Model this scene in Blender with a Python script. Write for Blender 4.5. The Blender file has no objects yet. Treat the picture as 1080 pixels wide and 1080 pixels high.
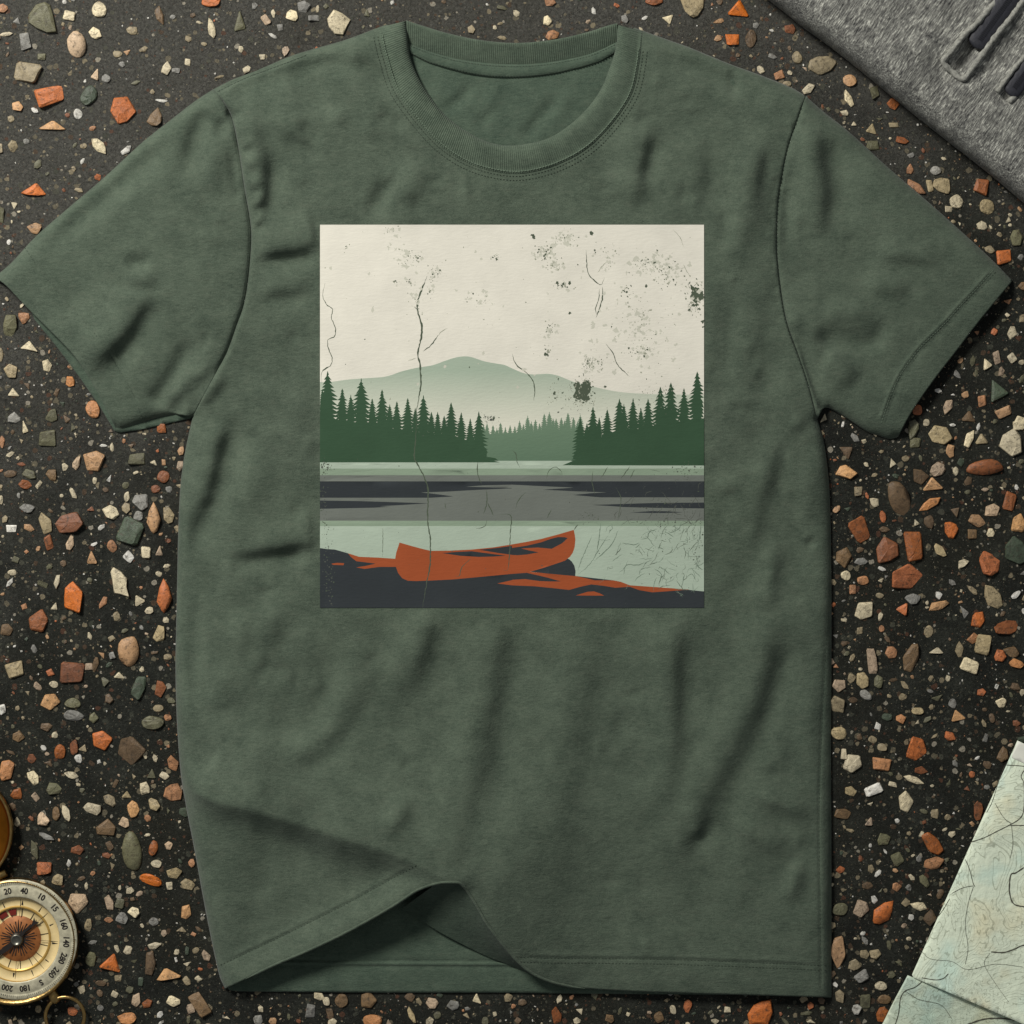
import bpy, bmesh, math, random
import numpy as np
from mathutils import Vector
from mathutils.geometry import delaunay_2d_cdt

# ------------------------------------------------------------------ basics
S = 0.0008            # metres per unit (one unit = one pixel of the 1080 photograph at ground level)
D = 2200.0            # camera height in units
rng = random.Random(7)
scene = bpy.context.scene
COL = scene.collection

def P(x, y, z=0.0):
    k = (1.0 - z / D) * S
    return ((x - 540.0) * k, (540.0 - y) * k, z * S)

def PA(xy, z):
    k = (1.0 - z / D) * S
    return np.stack([(xy[:, 0] - 540.0) * k, (540.0 - xy[:, 1]) * k, z * S], 1)

def lin(c):
    r = []
    for v in c:
        v /= 255.0
        r.append(v / 12.92 if v <= 0.04045 else ((v + 0.055) / 1.055) ** 2.4)
    return (r[0], r[1], r[2], 1.0)

ORIGIN = {}
def tag(o, label=None, cat=None, group=None, kind=None):
    if label: o['label'] = label
    if cat: o['category'] = cat
    if group: o['group'] = group
    if kind: o['kind'] = kind
    return o

def thing(name, loc, label, cat, group=None):
    o = bpy.data.objects.new(name, None)
    COL.objects.link(o)
    o.location = loc
    o.empty_display_size = 0.02
    ORIGIN[o] = np.array(loc, float)
    return tag(o, label, cat, group)

def mesh(name, verts, faces, mats, parent=None, smooth=True, midx=None, loc=None, uvs=None):
    """one mesh object; verts are world coordinates"""
    v = np.asarray(verts, float).reshape(-1, 3)
    org = np.zeros(3)
    if parent is not None: org = ORIGIN[parent]
    elif loc is not None: org = np.array(loc, float)
    me = bpy.data.meshes.new(name)
    me.from_pydata((v - org).tolist(), [], [tuple(int(i) for i in f) for f in faces])
    for m in (mats if isinstance(mats, (list, tuple)) else [mats]): me.materials.append(m)
    n = len(me.polygons)
    me.polygons.foreach_set('use_smooth', [smooth] * n)
    if midx is not None: me.polygons.foreach_set('material_index', [int(i) for i in midx])
    if uvs is not None:
        ul = me.uv_layers.new(name='UVMap')
        li = np.zeros(len(me.loops), dtype=np.int32); me.loops.foreach_get('vertex_index', li)
        ul.data.foreach_set('uv', np.asarray(uvs, float)[li].ravel())
    me.update()
    o = bpy.data.objects.new(name, me)
    COL.objects.link(o)
    if parent is not None: o.parent = parent
    elif loc is not None: o.location = loc
    ORIGIN[o] = org
    return o

# ------------------------------------------------------------------ curves and 2-D helpers
def smooth_pts(pts, n=6, closed=False):
    p = [np.array(q, float) for q in pts]
    if len(p) < 3: return np.array(p)
    out = []
    m = len(p)
    for i in range(m if closed else m - 1):
        a = p[(i - 1) % m] if (closed or i > 0) else p[0] * 2 - p[1]
        b = p[i]; c = p[(i + 1) % m]
        d = p[(i + 2) % m] if (closed or i + 2 < m) else c * 2 - b
        for k in range(n):
            t = k / n
            out.append(0.5 * ((2 * b) + (c - a) * t + (2 * a - 5 * b + 4 * c - d) * t * t + (3 * b - a - 3 * c + d) * t ** 3))
    if not closed: out.append(p[-1])
    return np.array(out)

def resample(pts, step):
    p = np.asarray(pts, float)
    d = np.r_[0, np.cumsum(np.hypot(*np.diff(p, axis=0).T))]
    n = max(2, int(round(d[-1] / step)) + 1)
    t = np.linspace(0, d[-1], n)
    return np.stack([np.interp(t, d, p[:, 0]), np.interp(t, d, p[:, 1])], 1)

def normals2(p):
    t = np.gradient(p, axis=0)
    t /= np.maximum(np.hypot(t[:, 0], t[:, 1]), 1e-9)[:, None]
    return np.stack([-t[:, 1], t[:, 0]], 1)      # heading right -> points down the picture

def offset(p, d):
    return p + normals2(p) * d

def pdist(q, pts):
    """distance, side and run (0..1) of points q to an open polyline"""
    a = pts[:-1]; b = pts[1:]
    L = np.hypot(*(b - a).T); cum = np.r_[0, np.cumsum(L)]
    best = np.full(len(q), 1e9); side = np.zeros(len(q)); run = np.zeros(len(q))
    for i in range(len(a)):
        if L[i] < 1e-9: continue
        d = (b[i] - a[i]) / L[i]
        r = q - a[i]
        t = np.clip(r @ d, 0, L[i])
        e = r - t[:, None] * d
        dist = np.hypot(e[:, 0], e[:, 1])
        m = dist < best
        best[m] = dist[m]
        side[m] = (d[0] * r[:, 1] - d[1] * r[:, 0])[m]
        run[m] = (cum[i] + t[m]) / cum[-1]
    return best, side, run

def inside(q, poly):
    x, y = q[:, 0], q[:, 1]
    c = np.zeros(len(q), bool)
    p = np.asarray(poly, float)
    j = len(p) - 1
    for i in range(len(p)):
        yi, yj = p[i, 1], p[j, 1]
        if yi != yj:
            m = ((yi > y) != (yj > y))
            c ^= m & (x < (p[j, 0] - p[i, 0]) * (y - yi) / (yj - yi) + p[i, 0])
        j = i
    return c

def vnoise(x, y, sc, seed):
    r = np.random.RandomState(seed)
    g = r.rand(128, 128) * 2 - 1
    u = x / sc + 50; v = y / sc + 50
    i = np.floor(u).astype(int); j = np.floor(v).astype(int)
    fu = u - i; fv = v - j
    fu = fu ** 3 * (fu * (fu * 6 - 15) + 10); fv = fv ** 3 * (fv * (fv * 6 - 15) + 10)
    i %= 127; j %= 127
    return (g[i, j] * (1 - fu) + g[i + 1, j] * fu) * (1 - fv) + (g[i, j + 1] * (1 - fu) + g[i + 1, j + 1] * fu) * fv

def cdt_sheet(outline, step, extra=(), holes=()):
    """triangulated sheet inside an outline; extra = rows of points to keep (curves)"""
    o = np.asarray(outline, float)
    lo = o.min(0); hi = o.max(0)
    xs = np.arange(lo[0], hi[0], step)
    ys = np.arange(lo[1], hi[1], step * 0.866)
    gx, gy = np.meshgrid(xs, ys)
    gx = gx + (np.arange(len(ys)) % 2)[:, None] * step * 0.5
    g = np.stack([gx.ravel(), gy.ravel()], 1)
    rows = [np.asarray(e, float) for e in extra]
    if rows:
        ex = np.concatenate(rows)
        keep = np.ones(len(g), bool)
        cell = {}
        for k, (a, b) in enumerate(ex): cell.setdefault((int(a // step), int(b // step)), []).append(k)
        for k, (a, b) in enumerate(g):
            ci, cj = int(a // step), int(b // step)
            for di in (-1, 0, 1):
                for dj in (-1, 0, 1):
                    for e in cell.get((ci + di, cj + dj), ()):
                        if (ex[e, 0] - a) ** 2 + (ex[e, 1] - b) ** 2 < (step * 0.55) ** 2: keep[k] = False
        g = np.concatenate([g[keep], ex])
    g = g[inside(g, o)]
    closed = np.r_[o, o[:1]]
    # drop points that nearly touch the outline
    near = np.zeros(len(g), bool)
    cell = {}
    oc = resample(closed, 1.0)
    for a, b in oc: cell.setdefault((int(a // 1), int(b // 1)), []).append((a, b))
    for k, (a, b) in enumerate(g):
        for di in (-1, 0, 1):
            for dj in (-1, 0, 1):
                for e in cell.get((int(a // 1) + di, int(b // 1) + dj), ()):
                    if (e[0] - a) ** 2 + (e[1] - b) ** 2 < 0.36: near[k] = True
    g = g[~near]
    pts = np.concatenate([o, g])
    n = len(o)
    edges = [(i, (i + 1) % n) for i in range(n)]
    r = delaunay_2d_cdt([Vector(p) for p in pts], edges, [], 1, 1e-4)
    v = np.array([(p.x, p.y) for p in r[0]])
    f = []
    for t in r[2]:
        a, b, c = v[t[0]], v[t[1]], v[t[2]]
        s = (b[0] - a[0]) * (c[1] - a[1]) - (b[1] - a[1]) * (c[0] - a[0])
        f.append((t[0], t[2], t[1]) if s > 0 else (t[0], t[1], t[2]))   # y runs down: flip so that faces look up
    return v, f

# ------------------------------------------------------------------ materials
def newmat(name):
    m = bpy.data.materials.new(name); m.use_nodes = True
    nt = m.node_tree
    return m, nt, nt.nodes['Principled BSDF']

def N(nt, typ, ins=None, **kw):
    n = nt.nodes.new(typ)
    for k, v in kw.items(): setattr(n, k, v)
    for k, v in (ins or {}).items():
        if hasattr(v, 'is_output'): nt.links.new(v, n.inputs[k])
        else: n.inputs[k].default_value = v
    return n

def ramp(nt, fac, stops, interp='LINEAR'):
    r = nt.nodes.new('ShaderNodeValToRGB'); r.color_ramp.interpolation = interp
    e = r.color_ramp.elements
    while len(e) < len(stops): e.new(0.5)
    for k, (p, c) in enumerate(stops):
        e[k].position = p
        e[k].color = c if isinstance(c, (tuple, list)) else (c, c, c, 1)
    nt.links.new(fac, r.inputs[0])
    return r.outputs[0]

def mixc(nt, fac, a, b, blend='MIX'):
    n = nt.nodes.new('ShaderNodeMix'); n.data_type = 'RGBA'; n.blend_type = blend
    for k, v in ((0, fac), (6, a), (7, b)):
        if hasattr(v, 'is_output'): nt.links.new(v, n.inputs[k])
        else: n.inputs[k].default_value = v
    return n.outputs[2]

def mapped(nt, scale=(1, 1, 1), rot=(0, 0, 0), coord='Object'):
    tc = nt.nodes.new('ShaderNodeTexCoord')
    return N(nt, 'ShaderNodeMapping', {'Vector': tc.outputs[coord], 'Scale': scale, 'Rotation': rot}).outputs[0]

def noise(nt, vec, scale, detail=3, rough=0.55, dist=0.0):
    return N(nt, 'ShaderNodeTexNoise', {'Vector': vec, 'Scale': scale, 'Detail': detail, 'Roughness': rough, 'Distortion': dist}).outputs['Fac']

def math_(nt, op, a, b=0.0, clamp=False):
    n = nt.nodes.new('ShaderNodeMath'); n.operation = op; n.use_clamp = clamp
    for k, v in ((0, a), (1, b)):
        if hasattr(v, 'is_output'): nt.links.new(v, n.inputs[k])
        else: n.inputs[k].default_value = v
    return n.outputs[0]

def bump(nt, bs, height, strength, dist, prev=None):
    b = N(nt, 'ShaderNodeBump', {'Height': height, 'Strength': strength, 'Distance': dist})
    if prev is not None: nt.links.new(prev, b.inputs['Normal'])
    nt.links.new(b.outputs[0], bs.inputs['Normal'])
    return b.outputs[0]

def plain(name, col, rough=0.7, metal=0.0, vary=0.12, scale=300, bumpd=0.0):
    m, nt, bs = newmat(name)
    v = mapped(nt)
    n = noise(nt, v, scale, 4)
    c = lin(col)
    a = tuple(min(1, x * (1 - vary)) for x in c[:3]) + (1,)
    b = tuple(min(1, x * (1 + vary)) for x in c[:3]) + (1,)
    nt.links.new(ramp(nt, n, [(0.3, a), (0.7, b)]), bs.inputs['Base Color'])
    bs.inputs['Roughness'].default_value = rough
    bs.inputs['Metallic'].default_value = metal
    if bumpd: bump(nt, bs, n, 0.6, bumpd)
    return m

def fabric(name, dark, light, rib=False):
    m, nt, bs = newmat(name)
    v = mapped(nt)
    vs = mapped(nt, (0.34, 1, 1))
    n1 = noise(nt, v, 55, 5, 0.6)
    n2 = noise(nt, vs, 520, 4, 0.65)
    n3 = noise(nt, v, 1500, 2, 0.6)
    mixv = math_(nt, 'ADD', math_(nt, 'ADD', math_(nt, 'MULTIPLY', n1, 0.30), math_(nt, 'MULTIPLY', n2, 0.26)), math_(nt, 'MULTIPLY', n3, 0.44))
    c = ramp(nt, mixv, [(0.36, lin(dark)), (0.64, lin(light))])
    # heather: a few warmer threads
    warm = ramp(nt, noise(nt, vs, 260, 3, 0.7), [(0.52, 0.0), (0.72, 1.0)])
    c = mixc(nt, math_(nt, 'MULTIPLY', warm, 0.16), c, lin((92, 94, 82)))
    nt.links.new(c, bs.inputs['Base Color'])
    bs.inputs['Roughness'].default_value = 0.92
    bs.inputs['Specular IOR Level'].default_value = 0.15
    bs.inputs['Sheen Weight'].default_value = 0.12
    bs.inputs['Sheen Roughness'].default_value = 0.5
    if rib:
        uv = mapped(nt, (1, 1, 1), coord='UV')
        w = N(nt, 'ShaderNodeTexWave', {'Vector': uv, 'Scale': 1.0, 'Distortion': 1.2, 'Detail': 2.0, 'Detail Scale': 1.5}, bands_direction='X').outputs['Fac']
        b = bump(nt, bs, w, 0.38, 0.0010)
        c2 = mixc(nt, math_(nt, 'MULTIPLY', math_(nt, 'SUBTRACT', 1.0, w), 0.14), c, lin((44, 56, 44)))
        nt.links.new(c2, bs.inputs['Base Color'])
        bump(nt, bs, n3, 0.35, 0.0008, b)
    else:
        wr = noise(nt, mapped(nt, (0.6, 1, 1), (0, 0, 0.3)), 95, 6, 0.62, 0.6)
        b = bump(nt, bs, wr, 0.30, 0.0028)
        cr_ = noise(nt, mapped(nt, (1, 0.55, 1), (0, 0, -0.25)), 48, 4, 0.5, 1.2)
        cr_ = ramp(nt, math_(nt, 'ABSOLUTE', math_(nt, 'SUBTRACT', cr_, 0.5)), [(0.0, 0.0), (0.06, 1.0)])
        b = bump(nt, bs, cr_, 0.05, 0.0012, b)
        b = bump(nt, bs, n2, 0.34, 0.0012, b)
        bump(nt, bs, n3, 0.45, 0.0008, b)
    return m
# ------------------------------------------------------------------ ground
m, nt, bs = newmat('dark_aggregate_ground')
v = mapped(nt)
n1 = noise(nt, v, 26, 6, 0.65)
n2 = noise(nt, v, 420, 6, 0.75, 0.8)
base = ramp(nt, math_(nt, 'ADD', math_(nt, 'MULTIPLY', n1, 0.45), math_(nt, 'MULTIPLY', n2, 0.55)),
            [(0.34, lin((14, 15, 12))), (0.50, lin((35, 37, 32))), (0.66, lin((58, 60, 53)))])
# paler, greyer ground towards the upper left corner of the patch, with a ragged limit
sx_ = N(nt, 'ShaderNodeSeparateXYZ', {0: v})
pale_fac = math_(nt, 'ADD', math_(nt, 'MULTIPLY', sx_.outputs[1], 1.5), math_(nt, 'MULTIPLY', sx_.outputs[0], -0.55))
pale_fac = math_(nt, 'ADD', pale_fac, math_(nt, 'MULTIPLY', noise(nt, v, 11, 5, .65), 0.9))
pale_fac = ramp(nt, pale_fac, [(0.52, 0.0), (1.0, 1.0)])
base = mixc(nt, math_(nt, 'MULTIPLY', pale_fac, 0.62), base, ramp(nt, n2, [(0.34, lin((56, 55, 51))), (0.66, lin((113, 111, 104)))]))
# pale fibres and scratches
fv = N(nt, 'ShaderNodeTexNoise', {'Vector': v, 'Scale': 130.0, 'Detail': 2.0})
fw = N(nt, 'ShaderNodeVectorMath', {0: fv.outputs['Color'], 1: (0.030, 0.030, 0.0)}, operation='MULTIPLY').outputs[0]
fx = N(nt, 'ShaderNodeVectorMath', {0: v, 1: fw}, operation='ADD').outputs[0]
fn = noise(nt, fx, 300, 2, .5)
fib = ramp(nt, math_(nt, 'ABSOLUTE', math_(nt, 'SUBTRACT', fn, .5)), [(0.0, 1.0), (0.012, 0.0)])
fmask = ramp(nt, noise(nt, v, 210, 3, .6), [(0.55, 0.0), (0.66, 1.0)])
base = mixc(nt, math_(nt, 'MULTIPLY', math_(nt, 'MULTIPLY', fib, fmask), 0.42), base, lin((138, 138, 130)))
n9 = noise(nt, v, 9, 3, 0.6)
base = mixc(nt, math_(nt, 'MULTIPLY', ramp(nt, n9, [(0.45, 0.0), (0.7, 1.0)]), 0.30), base, lin((42, 40, 28)))
def chips(scale, pick, rad, stops, seedoff):
    vv = N(nt, 'ShaderNodeVectorMath', {0: v, 1: (seedoff, seedoff * 0.7, 0)}, operation='ADD').outputs[0]
    wv = N(nt, 'ShaderNodeTexNoise', {'Vector': vv, 'Scale': scale * 1.3, 'Detail': 2.0})
    vv2 = N(nt, 'ShaderNodeVectorMath', {0: wv.outputs['Color'], 1: (0.55 / scale,) * 3}, operation='MULTIPLY').outputs[0]
    vv = N(nt, 'ShaderNodeVectorMath', {0: vv, 1: vv2}, operation='ADD').outputs[0]
    vo = N(nt, 'ShaderNodeTexVoronoi', {'Vector': vv, 'Scale': scale}, voronoi_dimensions='2D')
    sep = N(nt, 'ShaderNodeSeparateColor', {0: vo.outputs['Color']})
    sel = math_(nt, 'GREATER_THAN', sep.outputs[0], pick)
    r = math_(nt, 'MULTIPLY', sep.outputs[1], rad)
    msk = math_(nt, 'LESS_THAN', vo.outputs['Distance'], math_(nt, 'ADD', r, rad * 0.35))
    return math_(nt, 'MULTIPLY', sel, msk), ramp(nt, sep.outputs[2], stops, 'CONSTANT')
pal = [(0.0, lin((120, 112, 92))), (0.2, lin((84, 84, 72))), (0.38, lin((96, 66, 50))), (0.5, lin((70, 72, 62))), (0.66, lin((150, 138, 112))), (0.8, lin((88, 70, 54))), (0.92, lin((176, 168, 150)))]
heights = []
for sc, pk, rd, so in ((170, 0.80, 0.34, 1.3), (330, 0.86, 0.32, 4.1), (1000, 0.93, 0.30, 7.7)):
    mk, cc = chips(sc, pk, rd, pal, so)
    fade = math_(nt, 'MULTIPLY', mk, math_(nt, 'ADD', math_(nt, 'MULTIPLY', n2, 0.9), 0.22), True)
    base = mixc(nt, fade, base, cc)
    heights.append(mk)
nt.links.new(base, bs.inputs['Base Color'])
bs.inputs['Roughness'].default_value = 0.8
bs.inputs['Specular IOR Level'].default_value = 0.2
h = math_(nt, 'ADD', math_(nt, 'MULTIPLY', n2, 1.0), math_(nt, 'MULTIPLY', heights[0], 0.35))
b = bump(nt, bs, h, 0.7, 0.0022)
bump(nt, bs, noise(nt, v, 1300, 3, 0.7), 0.5, 0.0010, b)
G = 1.6
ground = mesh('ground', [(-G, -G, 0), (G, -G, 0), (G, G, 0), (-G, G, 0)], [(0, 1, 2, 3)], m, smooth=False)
tag(ground, 'dark rough ground set with small coloured stones', 'ground', kind='structure')

# ------------------------------------------------------------------ pebbles
STCOL = {
 'O': ((190, 106, 50), 'rust orange'), 'D': ((140, 84, 48), 'dark rust red'), 'B': ((184, 130, 86), 'salmon'),
 'C': ((212, 198, 164), 'cream'), 'T': ((164, 148, 114), 'tan'), 'Y': ((194, 150, 104), 'ochre'),
 'G': ((142, 140, 132), 'grey'), 'V': ((104, 102, 76), 'olive'), 'E': ((72, 84, 66), 'dark green'),
 'P': ((186, 162, 134), 'pale pink'), 'W': ((222, 218, 206), 'white'), 'N': ((112, 90, 64), 'brown')}
def stone_mat(k, c):
    m, nt, bs = newmat('stone_' + STCOL[k][1].replace(' ', '_'))
    v = mapped(nt)
    oi = nt.nodes.new('ShaderNodeObjectInfo')
    vv = N(nt, 'ShaderNodeVectorMath', {0: v, 1: oi.outputs['Location']}, operation='ADD').outputs[0]
    n1 = noise(nt, vv, 160, 5, 0.7, 0.7)
    n2 = noise(nt, vv, 900, 3, 0.7)
    l = lin(c)
    lo = tuple(x * 0.50 for x in l[:3]) + (1,); hi = tuple(min(0.85, x * 1.30) for x in l[:3]) + (1,)
    cc = ramp(nt, math_(nt, 'ADD', math_(nt, 'MULTIPLY', n1, 0.6), math_(nt, 'MULTIPLY', n2, 0.4)), [(0.33, lo), (0.52, l), (0.70, hi)])
    cc = mixc(nt, ramp(nt, noise(nt, vv, 330, 4, 0.75), [(0.53, 0.0), (0.66, 0.75)]), cc, lin((62, 54, 42)))
    hs = N(nt, 'ShaderNodeHueSaturation', {'Color': cc, 'Value': math_(nt, 'ADD', math_(nt, 'MULTIPLY', oi.outputs['Random'], 0.50), 0.80),
        'Saturation': math_(nt, 'ADD', math_(nt, 'MULTIPLY', oi.outputs['Random'], 0.14), 0.92)})
    nt.links.new(hs.outputs[0], bs.inputs['Base Color'])
    bs.inputs['Roughness'].default_value = 0.55
    b = bump(nt, bs, n1, 0.4, 0.0020)
    bump(nt, bs, n2, 0.35, 0.0008, b)
    return m
STMAT = {k: stone_mat(k, c[0]) for k, c in STCOL.items()}
SHAPE = {'a': 'angular', 'q': 'squarish', 't': 'wedge-shaped', 'r': 'rounded', 's': 'thin sliver-like', 'l': 'pointed oval', 'i': 'irregular'}

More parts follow.
